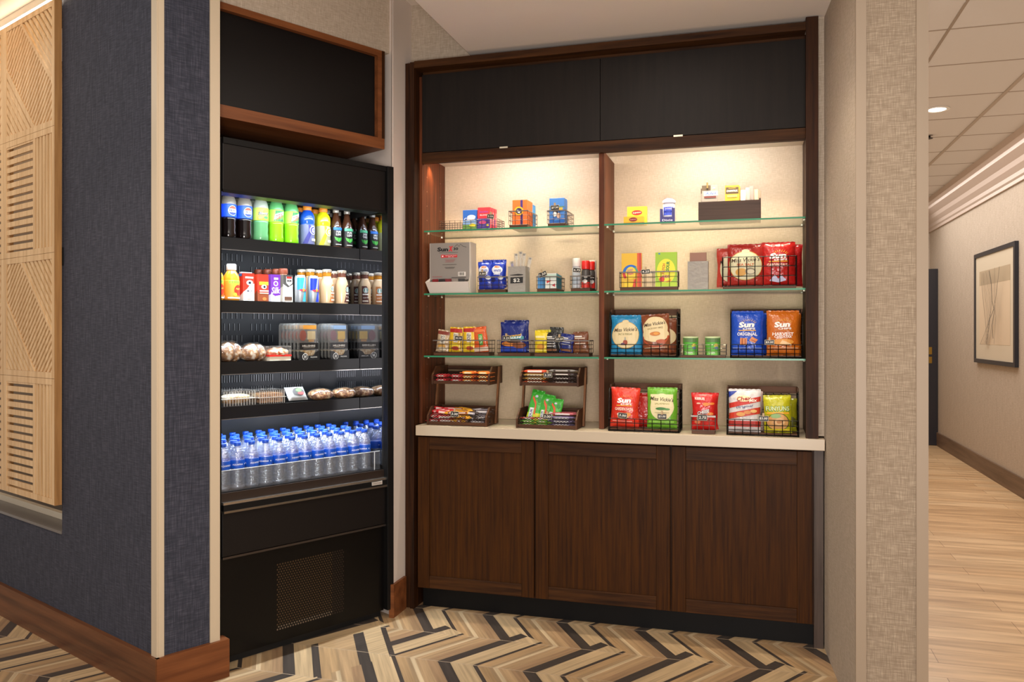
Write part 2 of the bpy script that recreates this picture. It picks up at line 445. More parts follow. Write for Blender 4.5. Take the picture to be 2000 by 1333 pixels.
# low ceiling over the lobby beside the screen
le = [K-D1*3.2, K-D1*.835, K-D1*.835-INTO*2.2, K-D1*3.2-INTO*2.2]
MB().prism([(p.x, p.y) for p in le], LC, LC+.05, CEIL).build('ceiling_lobby', kind=S)
# main and dropped ceilings
SX = -1.365
MB().box(-4.5, 1.0, 2.6, 4.6, HC, HC+.05, CEIL).build('ceiling', kind=S)
MB().box(SX, .34, 1.9, 3.93, 2.800, 2.84, CEIL).build('ceiling_dropped', kind=S)
MB().box(SX-.002, SX, 1.9, 3.93, 2.80, HC, BEIGE).build('wall_soffit', kind=S)
# wall between cooler and shelving, wall over the shelving
cpt = fridge_pt(.868, 0, 0); cb2 = fridge_pt(.868, .75, 0)
WB = [(cpt.x, cpt.y), (-1.703, 3.702), (-1.700, 3.712), (-1.700, 4.40), (cb2.x, cb2.y)]
MB().prism(WB, 0, HC, PLASTER).build('wall_middle', kind=S)
MB().prism([(-1.712, 3.686), (-1.686, 3.686), (-1.686, 3.838), (-1.6995, 3.838), (-1.6995, 3.704)], 0, .163, WALBZ).build('baseboard_middle', kind=S)
MB().box(.2785, .3045, 3.875, 3.93, .94, 2.80, BEIGE).build('trim_9', kind=S)
MB().box(-1.70, SX, 3.935, 4.0, 2.79, HC, BEIGE).build('wall_over_shelving', kind=S)
MB().box(-1.74, .45, 4.262, 4.4, 0, HC, PLASTER).build('wall_back', kind=S)
# wall above and behind the cooler
def cool(o): o.location = FO; o.rotation_euler = (0, 0, FR); return o
cool(MB().box(-.10, .868, .012, .08, 2.785, HC, BEIGE).build('wall_over_cooler', kind=S))
cool(MB().box(-.10, .868, .74, .80, 0, HC, PLASTER).build('wall_behind_cooler', kind=S))
# right alcove wall and column
RW = [(.353, 3.135), (.304, 3.885), (.304, 4.40), (.583, 4.40), (.583, 3.135)]
MB().prism(RW, 0, HC, BEIGE).build('wall_right', kind=S)
MB().box(X(1692, 3.125), X(1790, 3.125), 3.129, 3.135, 0, HC, COLW).build('wall_right_panel', kind=S)
MB().box(.350, X(1692, 3.121), 3.121, 3.1349, 0, HC, TRIM).build('trim_6', kind=S)
MB().box(X(1790, 3.121), .583, 3.121, 3.1349, 0, HC, TRIM).build('trim_7', kind=S)
# ------------------------------------------------------------------ hall
HX, HY, HH = 2.20, 11.7, 3.0
HWALL = woven('hall_wallcovering', '#ab9b88', '#b8a896', '#c5b6a4', 200, .85, .05)
MB().box(HX, HX+.1, 2.0, HY+.1, 0, HH+.05, HWALL).build('wall_hall', kind=S)
MB().box(.5, HX, HY, HY+.1, 0, HH+.05, HWALL).build('wall_end', kind=S)
MB().box(.50, .583, 4.40, HY, 0, HH+.05, HWALL).build('wall_hall_left', kind=S)
MB().box(HX-.018, HX, 2.2, HY, 0, .165, timber('hall_baseboard_wood', '#5a4535', '#7b6350', 'y', 22, .45)).build('baseboard_hall', kind=S)
def tile_ceiling():
    m, nt, N, L, b = new_mat('ceiling_tiles')
    b.inputs['Base Color'].default_value = lin('#d8d4d0'); b.inputs['Roughness'].default_value = .9
    return m
MB().box(.5, HX, 2.6, HY, HH, HH+.04, tile_ceiling()).build('ceiling_hall', kind=S)
GRID = paint('#9d8f80', .6)
g = MB()
for yy in [4.79-.61*2, 4.79-.61, 4.79, 5.43, 6.15, 6.80, 7.41, 8.02, 8.63, 9.24, 9.85, 10.46, 11.07]:
    g.box(.6, HX-.1, yy-.006, yy+.006, HH-.002, HH, GRID)
g.box(1.60, 1.625, 2.6, HY, HH-.006, HH, paint('#b3a596', .6))
g.box(.985, 1.0, 2.6, HY, HH-.003, HH, GRID)
g.build('ceiling_grid', kind=S)
cr = [(HX, 2.69), (HX-.02, 2.69), (HX-.022, 2.72), (HX-.035, 2.735), (HX-.04, 2.77), (HX-.075, 2.81), (HX-.09, 2.85), (HX-.15, 2.90), (HX-.155, 2.93), (HX-.19, 2.95), (HX-.20, 2.9999), (HX, 2.9999)]
n = len(cr); m_ = MB()
m_.add([(x, 2.4, z) for x, z in cr]+[(x, HY, z) for x, z in cr], [tuple(range(n)), tuple(range(n, 2*n))[::-1]]+[(i, n+i, n+(i+1) % n, (i+1) % n) for i in range(n)], paint('#c9b6a8', .45))
m_.build('trim_8', kind=S, recalc=True)
# door leaf standing at the end of the hall
dx0, dx1 = X(1806, 11.2), X(1832, 11.2)
d = thing('hall_door', 'dark door leaf standing open at the far end of the hall', 'door', (dx0, 11.2, 0))
MB().box(0, dx1-dx0, 0, .05, .005, 2.19, paint('#26242a', .3)).build('door_leaf', d, bevel=.003)
hx_ = X(1814, 11.2)-dx0
MB().box(hx_, hx_+.035, -.006, -.0005, 1.02, 1.10, paint('#a07c34', .3, .8)).box(hx_, hx_+.035, -.006, -.0005, 1.13, 1.22, paint('#a07c34', .3, .8)).build('hinge', d)
MB().box(.03, .10, .06, .12, 2.02, 2.06, BLKM).box(.10, .14, .06, .14, 1.99, 2.09, paint('#5b4a3a', .4, .5)).build('door_closer', d)
MB().box(X(1832, 11.55), HX, 11.60, 11.70, 0, 2.17, paint('#17151a', .4)).build('door_1', kind=S)
# picture
py0, py1, pz0, pz1 = 8.0, 9.36, 1.098, 2.192
d = thing('framed_picture', 'black framed abstract line drawing on the right hall wall', 'picture', (HX, (py0+py1)/2, (pz0+pz1)/2), -PI/2)
hw, hh = (py1-py0)/2, (pz1-pz0)/2
f = MB(); FRM = paint('#1d1e26', .35)
f.box(-hw, hw, -.032, 0, hh-.04, hh, FRM).box(-hw, hw, -.032, 0, -hh, -hh+.04, FRM).box(-hw, -hw+.045, -.032, 0, -hh+.04, hh-.04, FRM).box(hw-.045, hw, -.032, 0, -hh+.04, hh-.04, FRM)
f.build('frame', d)
MB().box(-hw+.045, hw-.045, -.022, -.002, -hh+.04, hh-.04, paint('#d3c5ad', .5)).build('mat_board', d)
a = [Rc(-.50, -.36, .52, .36, '#d9c3a6'), Rc(-.50, .22, .52, .36, '#b7a488')]
def curve_band(pts, w_, c):
    L_ = []; R_ = []
    for i, (x, z) in enumerate(pts):
        x2, z2 = pts[min(i+1, len(pts)-1)]; x1, z1 = pts[max(i-1, 0)]
        dx, dz = x2-x1, z2-z1; l = math.hypot(dx, dz) or 1
        L_.append((x-dz/l*w_, z+dx/l*w_)); R_.append((x+dz/l*w_, z-dx/l*w_))
    return [Pg([L_[i], L_[i+1], R_[i+1], R_[i]], c) for i in range(len(pts)-1)]
for q in range(9):
    t0 = q/9
    a += curve_band([(-.42+.05*q+(.22+.03*q)*math.sin(2.2*t+q*.2)*t, .34-.70*t) for t in [i/9 for i in range(10)]], .0035, ['#8f8171', '#a89781', '#6f655a'][q % 3])
a += curve_band([(.02, .34), (.10, .20), (.12, .05), (.20, -.05), (.12, -.18), (.16, -.30)], .008, '#5f564c')
a += curve_band([(.36, .35), (.28, .15), (.20, -.02), (.05, -.12), (-.02, -.20)], .006, '#6d6358')
a += curve_band([(.22, .35), (.20, .10), (.26, -.10), (.20, -.35)], .005, '#887b6c')
MB().art(a, flat(-.0225), eps=.0005).build('drawing', d)
# recessed light and sprinkler
hx, hy = 1.265, 6.48
d = thing('recessed_light', 'small round recessed light glowing in the hall ceiling', 'ceiling light', (hx, hy, HH-.006))
MB().lathe([(.085, .0), (.085, .005), (.06, .005), (.06, .0), (.085, 0)], WHT, 24, caps=False).build('trim_ring', d)
MB().lathe([(.0, .003), (.06, .003)], glow('lamp_glow', (1, .93, .82), 14), 24).build('lens', d)
d = thing('sprinkler_head', 'tiny dark sprinkler head on the hall ceiling near the column', 'sprinkler', (1.372, 7.33, HH-.03))
MB().lathe([(.012, .03), (.012, .01), (.03, .008), (.03, .003), (.0, .003)], paint('#3a3330', .4, .6), 12).build('deflector', d)
MB().lathe([(.03, .029), (.03, .026), (.0, .026)], paint('#8f8274', .4, .6), 12).build('escutcheon', d)
# ------------------------------------------------------------------ oak screen
def clip(poly, a, b, c):
    """keep the side a*x+b*z<=c"""
    out = []
    for i in range(len(poly)):
        p, q = poly[i], poly[(i+1) % len(poly)]
        dp, dq = a*p[0]+b*p[1]-c, a*q[0]+b*q[1]-c
        if dp <= 0: out.append(p)
        if dp*dq < 0:
            t = dp/(dp-dq); out.append((p[0]+(q[0]-p[0])*t, p[1]+(q[1]-p[1])*t))
    return out
def slats(m, poly, ang, pitch, width, y0, y1, mat, phase=0):
    nx, nz = -math.sin(ang), math.cos(ang)
    ds = [nx*p[0]+nz*p[1] for p in poly]; k = math.floor(min(ds)/pitch)-1
    while k*pitch < max(ds):
        a0 = k*pitch+phase
        q = clip(clip(poly, nx, nz, a0+width), -nx, -nz, -a0)
        if len(q) > 2: m.yprism(q, y0, y1, mat)
        k += 1
def lattice(kind, mirror, parent, ox, oz, W=.565, T=.026):
    m = MB(); fx = (lambda x: ox+(W-x if mirror else x))
    fz = lambda z: oz+z
    def pl(pts):
        p = [(fx(x*W), fz(z*.562)) for x, z in pts]
        return p[::-1] if mirror else p
    H = .562
    for a_, b_, c_, d_ in ((0, .06, 0, 1), (.955, 1, 0, 1), (.06, .955, 0, .05), (.06, .955, .95, 1)):
        m.yprism(pl([(a_+.001, c_+.001), (b_-.001 if b_ == 1 else b_, c_+.001), (b_-.001 if b_ == 1 else b_, d_-.001), (a_+.001, d_-.001)]), 0, T, OAK)
    if kind == 'diag':
        s_ = -1 if mirror else 1
        for pts in ([(.06, .05), (.60, .05), (.06, .60)], ):
            slats(m, pl(pts), -PI/4*s_, .030, .021, .002, T-.016, OAK)
        slats(m, pl([(.06, .635), (.635, .05), (.955, .05), (.955, .345), (.345, .95), (.06, .95)]), PI/4*s_, .0262, .0145, .002, T-.016, OAK)
        slats(m, pl([(.385, .95), (.955, .385), (.955, .95)]), -PI/4*s_, .030, .019, .002, T-.016, OAK)
        for p in ([(.06, .60), (.60, .05), (.635, .05), (.06, .635)], [(.345, .95), (.955, .345), (.955, .385), (.385, .95)]):
            m.yprism(pl(p), 0, T, OAK)
    else:
        slats(m, pl([(.06, .05), (.60, .05), (.60, .95), (.06, .95)]), 0, .0375, .0245, .002, T-.016, OAK, phase=oz % .0375)
        m.yprism(pl([(.06, .05), (.085, .05), (.085, .95), (.06, .95)]), T*.5, T, OAKD)
        m.yprism(pl([(.60, .05), (.64, .05), (.64, .95), (.60, .95)]), 0, T, OAK)
        sl = pl([(.64, .05), (.955, .05), (.955, .95), (.64, .95)])
        slats(m, sl, PI/2, .0345, .0165, .002, T-.016, OAK, phase=.004)
    return m.build('lattice_panel', parent, recalc=True)
scr = thing('oak_screen', 'pale oak slatted screen of square panels hung over the opening in the blue wall', 'screen', K, LR)
SR = -.827; SZ = .632
for c_ in range(2):
    for r_ in range(4):
        lattice('diag' if r_ % 2 else 'bars', c_ == 1, scr, SR-.5655*(c_+1), SZ+.5625*r_).location = (0, -.036, 0)
m = MB().box(SR+.0002, SR+.004, -.036, -.006, SZ, SZ+2.25, OAKD); m.build('edge_board', scr)
MB().box(SR-.01, SR+.010, -.0055, -.0005, 1.70, 1.78, BLKM).build('hinge', scr)
ll = thing('linear_light', 'bright warm linear light running above the oak screen', 'light', K, LR)
MB().box(-3.0, SR+.0, -.034, -.012, 2.894, 2.929, paint('#d8cbb4', .4)).build('housing', ll)
MB().box(-3.0, SR-.005, -.034, -.013, 2.884, 2.8935, glow('warm_strip_glow', (1, .82, .60), 30)).build('diffuser', ll)
def local_left(x, y, z): return K + D1*x + INTO*y + Vector((0, 0, z))
area('screen_strip_light', local_left(-1.9, .12, 2.90), local_left(-1.9, .22, 1.0), 2.0, .05, 7, (1, .74, .48)).rotation_euler.z += 0
area('screen_front_light', local_left(-1.7, -.75, 2.88), local_left(-1.5, -.05, 1.4), 1.4, .3, 7, (1, .88, .72))
# ------------------------------------------------------------------ open-front cooler
def at_fridge(name, label, cat, u, y, z, rot=0.0, group=None, tilt=0.0):
    return thing(name, label, cat, fridge_pt(u, y, z), FR+rot, group, tilt)
SY = .20                                       # set-back of the shelf fronts
def shelf_z(px, py): return fpl(px, py, SY)[1]
ZS = [shelf_z(600, 479), shelf_z(600, 593), shelf_z(600, 705), shelf_z(600, 786)]
ZT = .728
UL, UR = -.018, .825
fr = at_fridge('drink_cooler', 'tall black open-front drinks cooler standing in the recess beside the blue column', 'cooler', 0, 0, 0)
DARK = paint('#262324', .32, .2)
MIR, nt_, N_, L_, b_ = new_mat('cooler_side_mirror')
b_.inputs['Base Color'].default_value = lin('#b2b4bb'); b_.inputs['Metallic'].default_value = 1; b_.inputs['Roughness'].default_value = .04
def slotted():
    m, nt, N, L, b = new_mat('slotted_back_metal')
    b.inputs['Base Color'].default_value = lin('#26272b'); b.inputs['Metallic'].default_value = .3; b.inputs['Roughness'].default_value = .4
    return m
m = MB().box(UR, .862, -.03, .70, .04, 2.215, BLKM); m.build('side_panel', fr, bevel=.002)
MB().box(-.060, UL, -.004, .70, .04, 2.215, BLKM).build('side_panel', fr, bevel=.002)
MB().box(UL, UR, .60, .70, .04, 2.20, BLKM).build('rear_panel', fr)
MB().box(UR-.004, UR-.0005, .012, .56, ZT+.02, 1.985, MIR).build('mirror_side', fr)
MB().box(UL+.0005, UL+.004, .06, .56, ZT+.02, 1.985, BLKM).build('inner_side', fr)
bp_ = MB().box(UL+.004, UR-.004, .5605, .575, ZT, 1.99, slotted())
SL = paint('#08080a', .6); SLT = paint('#a9abb0', .35, .6)
for z0 in (ZT+.30, ZS[3]+.02, ZS[2]+.02, ZS[1]+.03):
    for cu in (.12, .30, .47, .64):
        for k in range(5):
            for j in range(4):
                u0 = cu+.026*k-.05+(j % 2)*.013; zz = z0+.01+.058*j
                bp_.box(u0-.0022, u0+.0022, .5588, .5603, zz, zz+.034, SL)
                bp_.box(u0+.0022, u0+.0034, .5584, .5602, zz, zz+.034, SLT)
bp_.build('slotted_back', fr)
MB().box(UL, UR, -.012, .10, 1.99, 2.215, BLKB).build('canopy', fr, bevel=.003)
MB().box(UL, UR, .10, .60, 2.02, 2.20, BLKM).build('ceiling_panel', fr)
MB().box(UL, UR, -.016, -.0125, 1.985, 1.998, BLKM).box(UL, UR, -.018, -.0125, 2.19, 2.215, BLKM).build('canopy_trim', fr)
MB().box(UL+.03, UR-.03, .105, .13, 2.005, 2.019, glow('cool_led_glow', (.86, .93, 1.0), 7)).build('led_strip', fr)
SHE = paint('#0d0b0a', .4, spec=.35); EDGE = paint('#8c8985', .25, .8)
for i, z in enumerate(ZS):
    s_ = MB().box(UL+.006, UR-.006, SY+.004, .555, z-.012, z, SHE).build('shelf', fr)
    MB().box(UL+.006, UR-.006, SY-.004, SY+.003, z-.050, z+.004, SHE).box(UL+.006, UR-.006, SY-.0065, SY-.003, z-.053, z-.050, EDGE).build('shelf_lip', s_)
    MB().box(UL+.03, UR-.03, SY+.015, SY+.03, z-.030, z-.018, glow('cool_led_dim', (.86, .93, 1.0), 2.6)).build('led_strip', s_)
# lower deck, acrylic front, lips and base panels
tr = MB().box(UL, UR, .015, .56, ZT-.02, ZT, SHE).box(UL, UR, .0, .012, ZT-.045, ZT-.002, paint('#2b211c', .3)); tr.build('deck', fr)
CHR = paint('#b9b2a8', .22, .9)
MB().box(UL, UR, -.020, .0, .680, .690, CHR).box(UL, UR, -.022, .0, .655, .680, BLKM).box(UL, UR, -.026, -.0, .646, .655, paint('#8f877c', .25, .9)).build('bumper', fr)
MB().box(UL, UR, -.01, .012, .462, .646, BLKB).build('front_panel', fr, bevel=.002)
MB().box(UL, UR, -.014, -.0105, .452, .461, paint('#5b5450', .25, .8)).build('panel_trim', fr)
gm = MB().box(UL, UR, .004, .02, .035, .450, paint('#070606', .35, spec=.25))
HOLE = paint('#54432f', .4, .5); HO2 = paint('#3a3028', .4, .5)
for a in range(27):
    for c_ in range(27):
        u0 = .245+a*.0130+(c_ % 2)*.0065; z0 = .090+c_*.0110
        if u0 > .60: continue
        gm.add([(u0+.0040*math.cos(PI/3*q), .0032, z0+.0040*math.sin(PI/3*q)) for q in range(6)], [(0, 1, 2, 3, 4, 5)], (HOLE if c_ > 1 else paint('#7d6f60', .4, .4)) if u0 < .53 else HO2)  # two lowest rows paler: light on their angled metal put into the colour
gm.build('grille', fr)
MB().box(UL, UR, .03, .06, .0, .035, paint('#060606', .6)).box(UL, UL+.05, .2, .6, 0, .04, BLKM).box(UR-.05, UR, .2, .6, 0, .04, BLKM).build('plinth', fr)
MB().box(.735, .795, -.026, -.0225, .662, .678, paint('#b7aea5', .4)).art([Tx('STRUCTURAL', .765, .670, .006, '#5a5652', .05)], flat(-.0262)).build('maker_plate', fr)
ACR = clear('acrylic_panel', '#f6f9fb', .04, .03, '#e8f0ff')
ac = at_fridge('acrylic_guard', 'clear acrylic guard in front of the water bottles', 'guard', 0, .020, ZT)
MB().box(UL+.01, UR-.01, 0, .004, .0, .088, ACR).build('acrylic_sheet', ac)
MB().box(UL+.01, UR-.01, 0, .004, .088, .0905, paint('#dfe8ee', .2)).box(UR-.045, UR-.041, -.001, 0, 0, .088, paint('#dfe8ee', .2)).build('polished_edge', ac)
for i, (zz, yy, pw) in enumerate([(1.980, .100, 2.6), (ZS[0]-.04, SY+.04, 1.3), (ZS[1]-.04, SY+.04, 1.6), (ZS[2]-.04, SY+.04, 2.0), (ZS[3]-.04, SY+.02, 3.2)]):
    p0 = fridge_pt(.40, yy-.0, zz); p1 = fridge_pt(.40, yy+.16, zz-.5)
    l = area('cooler_led', p0, p1, .74, .03, pw, (.80, .90, 1.0))
    # long side along the cooler's width
    dz = (Vector(p1)-Vector(p0)).normalized(); xa = FU; ya = dz.cross(xa)*-1
    l.rotation_euler = Matrix((xa, (-dz).cross(xa), -dz)).transposed().to_euler()
p0 = fridge_pt(.40, .075, 1.978); p1 = fridge_pt(.40, .105, .8)
l = area('cooler_front_led', p0, p1, .74, .03, 7.5, (.80, .90, 1.0), 70)
dz = (Vector(p1)-Vector(p0)).normalized()
l.rotation_euler = Matrix((FU, (-dz).cross(FU), -dz)).transposed().to_euler()
# ------------------------------------------------------------------ cabinet above the cooler
wc = at_fridge('overhead_cabinet', 'black panelled cabinet in a walnut frame hung above the drinks cooler', 'cabinet', 0, 0, 2.30)
WA, WB_ = UL-.05, .825
MB().box(WA, WB_, -.004, .40, 0, .052, WALBZ).build('bottom_rail', wc)
MB().box(WA, WB_-.016, -.004, .40, .452, .480, WALBZ).build('top_rail', wc)
MB().box(WB_-.040, WB_-.016, -.004, .40, .052, .452, WALBZ).build('side_rail', wc)
MB().box(WB_-.0155, WB_, -.006, .40, .0521, .480, WAL).build('end_panel', wc)
MB().box(WA, WB_-.0405, .022, .04, .053, .4515, paint('#0e0b0b', .4, spec=.3)).build('door', wc)
# ------------------------------------------------------------------ base cabinet with counter
YF = 3.84                                       # face frame
CT = .932
bc = thing('base_cabinet', 'dark walnut base cabinet with three panelled doors under the stone counter', 'cabinet', (0, 0, 0))
MB().box(-1.622, .272, 3.875, 4.255, .10, CT-.052, WAL).build('carcass', bc)
MB().box(-1.622, .300, 3.905, 3.925, .0, .10, paint('#070606', .5, spec=.2)).build('toe_kick', bc)
MB().box(X(1590, 3.86), .300, 3.862, 3.925, .0, CT-.052, timber('grey_filler', '#3d3029', '#584a41', 'z', 40)).build('filler_strip', bc)
def shaker(x0, x1, z0, z1, parent):
    d_ = MB(); W = .062; y0, y1 = 3.850, 3.872
    o_ = d_.box(x0+W, x1-W, y0+.010, y1, z0+W, z1-W, WALD).build('door', parent)
    for a_ in (x0, x1-W): MB().box(a_, a_+W, y0, y1, z0, z1, WALD).build('door_stile', o_, bevel=.0012)
    for a_ in (z0, z1-W): MB().box(x0+W+.0003, x1-W-.0003, y0, y1, a_, a_+W, WALH).build('door_rail', o_, bevel=.0022)
    return o_
for a_, b2 in ((816, 1042.5), (1046.5, 1308.5), (1312.5, 1586)):
    shaker(X(a_, 3.85), X(b2, 3.85), .108, CT-.060, bc)
ct = MB().box(-1.628, .303, 3.820, 4.262, CT-.050, CT, paint('#c4b49c', .32)); o = ct.build('countertop', bevel=.002)
tag(o, 'pale beige stone countertop carrying the snack racks and bins', 'countertop')
# ------------------------------------------------------------------ display shelving
GY, BY = 3.93, 4.235
TOPZ = 2.775
ds = thing('display_shelving', 'tall walnut display shelving with lit niches above the counter', 'shelving', (0, 0, 0))
MB().box(-1.698, -1.667, YF+.012, BY, 0, TOPZ-.004, WAL).build('side_panel', ds)
MB().box(-1.6665, -1.645, YF, BY, 0, TOPZ-.004, WAL).build('face_stile', ds)
WAI = timber('walnut_niche_lit', '#3a1c0e', '#713c20', 'z', 45, .5, .05, .2)  # redder, lighter copy of the walnut: warm niche light put into its colour
MB().box(-1.6445, -1.630, 3.91, BY, CT+.001, TOPZ-.06, WAI).build('inner_side', ds)
MB().box(.235, .262, YF+.03, BY, CT+.001, TOPZ-.05, WAL).build('inner_side', ds)
MB().box(.226, .278, YF, YF+.03, CT+.001, TOPZ+.02, WAL).build('face_stile', ds)
MB().box(-1.6445, .2255, YF, 3.92, TOPZ-.035, TOPZ, WALH).build('top_rail', ds)
MB().box(-1.6295, .2345, 3.9205, BY, TOPZ-.05, TOPZ-.03, WALH).build('top_board', ds)
MB().box(-.715, -.690, GY, BY, CT+.001, 2.279, WAI).build('divider', ds)
MB().box(-1.6295, .2345, BY+.0003, BY+.012, CT+.001, 2.36, BEIGE2).build('back_panel', ds)
MB().box(-1.6295, .2345, 3.905, 3.93, 2.268, 2.322, WALH).build('lower_rail', ds)
MB().box(-1.6295, .2345, 3.931, BY, 2.315, 2.325, paint('#d8cbb6', .6)).build('niche_ceiling', ds)
UPD = timber('black_brown_panel', '#15100d', '#1d1713', 'z', 60, .5, .05, .2)
for a_, b2 in ((-1.629, -.7065), (-.7035, .2335)):
    o = MB().box(a_, b2, 3.908, 3.9295, 2.326, TOPZ-.052, UPD).build('door', ds)
    cx = (-1.19 if a_ < -1 else -.335)
    MB().box(cx-.021, cx+.021, 3.902, 3.9075, 2.319, 2.327, paint('#d9cbb2', .3, .6)).build('pull', o)
holes = MB(); H_ = paint('#8b6a50', .5)
for q in range(17):
    for y in (3.975, 4.165):
        z = 1.01+q*.075
        holes.add([(-1.6296, y+.0035*math.cos(PI/4*k), z+.0035*math.sin(PI/4*k)) for k in range(8)], [tuple(range(8))], H_)
holes.build('pin_holes', ds)
sl = thing('shelf_light', 'slim light bar under the top of the left lit niche', 'light', (-1.17, 3.945, 2.309))
MB().box(-.44, .43, 0, .014, -.0, .0055, glow('niche_led_glow', (1, .93, .82), 5)).build('diffuser', sl)
sl = dup(sl, (-.23, 3.945, 2.309), 0, 'slim light bar under the top of the right lit niche')
for cx, w_ in ((-1.16, .80), (-.225, .80)):
    area('niche_led', (cx, 3.955, 2.300), (cx, 4.10, 1.9), w_, .03, 1.9, (1.0, .90, .77))
    area('niche_led_low', (cx, 3.945, 2.300), (cx, 4.22, 1.25), w_, .03, 4.0, (1.0, .86, .68), 75)
    area('niche_led_core', (cx+.05, 4.02, 2.300), (cx+.05, 4.235, 2.12), .4, .05, 1.2, (.60, .80, 1.0))
spot('niche_end_light', (-1.60, 4.00, 2.300), (-1.63, 4.06, 1.9), 5, (1, .62, .35), 80, 1, .01)
# glass shelves
GLS = clear('shelf_glass', '#f6fbf7', .06, .0, '#d5eadb'); GED = paint('#2f8a63', .3)
GZ = [1.926, 1.602, 1.281]
nm = ['top', 'middle', 'lowest']
for i, z in enumerate(GZ):
    for s_, (a_, b2) in (('left', (-1.6290, -.7155)), ('right', (-.6895, .2345))):
        g = MB(); g.box(a_, b2, GY+.001, BY-.002, z-.008, z, GLS)
        g.m[-4] = g.mi(GED); g.m[-2] = g.mi(paint('#5a5a44', .4))                 # the front edge shows green
        o = g.build('glass_shelf')
        tag(o, f'{nm[i]} glass shelf with a green edge in the {s_} niche', 'shelf', 'glass shelves in the lit niches')
        pm = MB()
        for x_ in (a_+.008, b2-.008):
            for y in (3.975, 4.165): pm.lathe([(.0, z-.0145), (.005, z-.0145), (.005, z-.0085), (0, z-.0085)], paint('#e9e2d2', .3, .3), 8, x_, y)
        pm.build('shelf_pin', o)
# ================================================================== goods in the cooler
ORD = ["first","second","third","fourth","fifth","sixth","seventh","eighth","ninth","tenth","eleventh","twelfth"]
def wet(h, r=.14): return paint(h, r, 0, 0, .5)
CLEARP = clear('clear_bottle_plastic', '#f4f8fb', .35, .10, '#e9eefc', .06)
def on_shelf(i, px, y): return (fpl(px, 600, y)[0], y, ZS[i]+.0008)
def ringed(prof, z0, z1, n, amp):
    out = []
    for r, z in prof: out.append((r, z))
    for k in range(n):
        z = z0+(z1-z0)*(k+.5)/n
        out.append((amp[0], z-.002)); out.append((amp[1], z+.002))
    return sorted(out, key=lambda t: t[1])
def soda(label, u, y, z, liquid, shoulder, cap, lab, art, group=None, rot=0.0):
    t = at_fridge('soda_bottle', label, 'bottle', u, y, z, rot, group)
    b = MB()
    b.lathe([(.024, .0), (.031, .0), (.0352, .008), (.0355, .026), (.0335, .040), (.0350, .055), (.0335, .072), (.0352, .088), (.0352, .096)], wet(liquid), 24)
    b.lathe([(.0352, .096), (.0355, .155), (.0345, .166), (.031, .180), (.024, .196), (.016, .209), (.0135, .214), (.0135, .222)], wet(shoulder), 24)
    b.build('bottle_body', t)
    m = MB().lathe([(.0358, .096), (.0361, .098), (.0361, .153), (.0358, .155)], lab, 24)
    m.art(art, cyl(.0361), .012, .0003).build('label', t)
    MB().lathe([(.0148, .212), (.0152, .214), (.0152, .230), (.013, .233), (0, .233)], paint(cap, .35), 16).build('cap', t)
    return t
PEP = [El(.0, .1255, .0215, .0225, '#f2f1ee'), Pg([(.0195*math.cos(a), .1255+.0205*math.sin(a)) for a in [PI*.13+PI*.74*i/12 for i in range(13)]], '#e2401f'),
       Pg([(.0195*math.cos(a), .1255+.0205*math.sin(a)) for a in [-PI*.13-PI*.74*i/12 for i in range(13)]], '#1d3aa8'),
       Tx('PEPSI', 0, .1255, .0085, '#11121a', .034, 0, 0, .02)]
STA = [Rc(-.030, .098, .030, .112, '#e8d92a'), El(0, .130, .020, .019, '#b9dd4f'), El(.006, .137, .010, .008, '#f2c62c'), El(.012, .110, .012, .006, '#3c9a4a'), El(-.014, .108, .010, .005, '#f4ef5a'),
       Tx('Starry', .001, .1272, .018, '#2a2448', .052, .06, .25, .06), Tx('Starry', 0, .1280, .013, '#f5f4ee', .041, .06, .25, .0)]
DEW = [Pg([(-.026, .100), (.020, .100), (.030, .150), (-.018, .150)], '#2f9a48'), Pg([(-.026, .106), (.028, .135), (.028, .150), (-.020, .132)], '#e9efdf'),
       Tx('DEW', .002, .1235, .021, '#d23a2a', .040, .42, .25, .03), Tx('Mtn', -.010, .144, .009, '#1d7a3a', .018, .3, .2, .02), Pg([(.002, .100), (.024, .100), (.016, .112)], '#1f5f34')]
y1 = SY+.042
pr = {}
def srow(i, px, y=y1): u, yy, z = on_shelf(i, px, y); return u, yy, z
pr['pep'] = soda('cola bottle with a blue label, second from the left on the top cooler shelf', *srow(0, 446), '#0d0605', '#8b857a', '#2350d8', '#2257e0', PEP, 'front row of the top cooler shelf', .10)  # cola shoulder: whitish highlights on the clear neck put into its grey
reg(pr['pep'])
DR = {}
def dupf(o, label, px, i, y=y1, rot=None, group=None, hide=False):
    u, yy, z = on_shelf(i, px, y)
    return dup(o, fridge_pt(u, yy, z), FR+(rot if rot is not None else 0), label, group)
G1 = 'front row of the top cooler shelf'; G1b = 'bottles in the rows behind on the top cooler shelf'
dupf(pr['pep'], 'blue-labelled cola bottle cut off at the left end of the top cooler shelf', 416, 0, rot=.1)
dupf(pr['pep'], 'cola bottle with a blue label, third from the left, next to the lime soda', 477, 0, rot=.05)
pr['sta'] = soda('clear green lemon-lime soda bottle with a lime and yellow label', *srow(0, 509), '#5f9a66', '#a9b5a4', '#e7ece2', '#c0e152', STA, G1, -.12)
pr['dew'] = soda('bright green soda bottle beside the lemon-lime soda', *srow(0, 539), '#86d81c', '#5fae6a', '#27a37c', '#9fe04a', DEW, G1, -.05)
reg(pr['dew']); reg(pr['sta'])
dupf(pr['dew'], 'bright green soda bottle next to the blue sports drink', 568.5, 0, rot=.22)
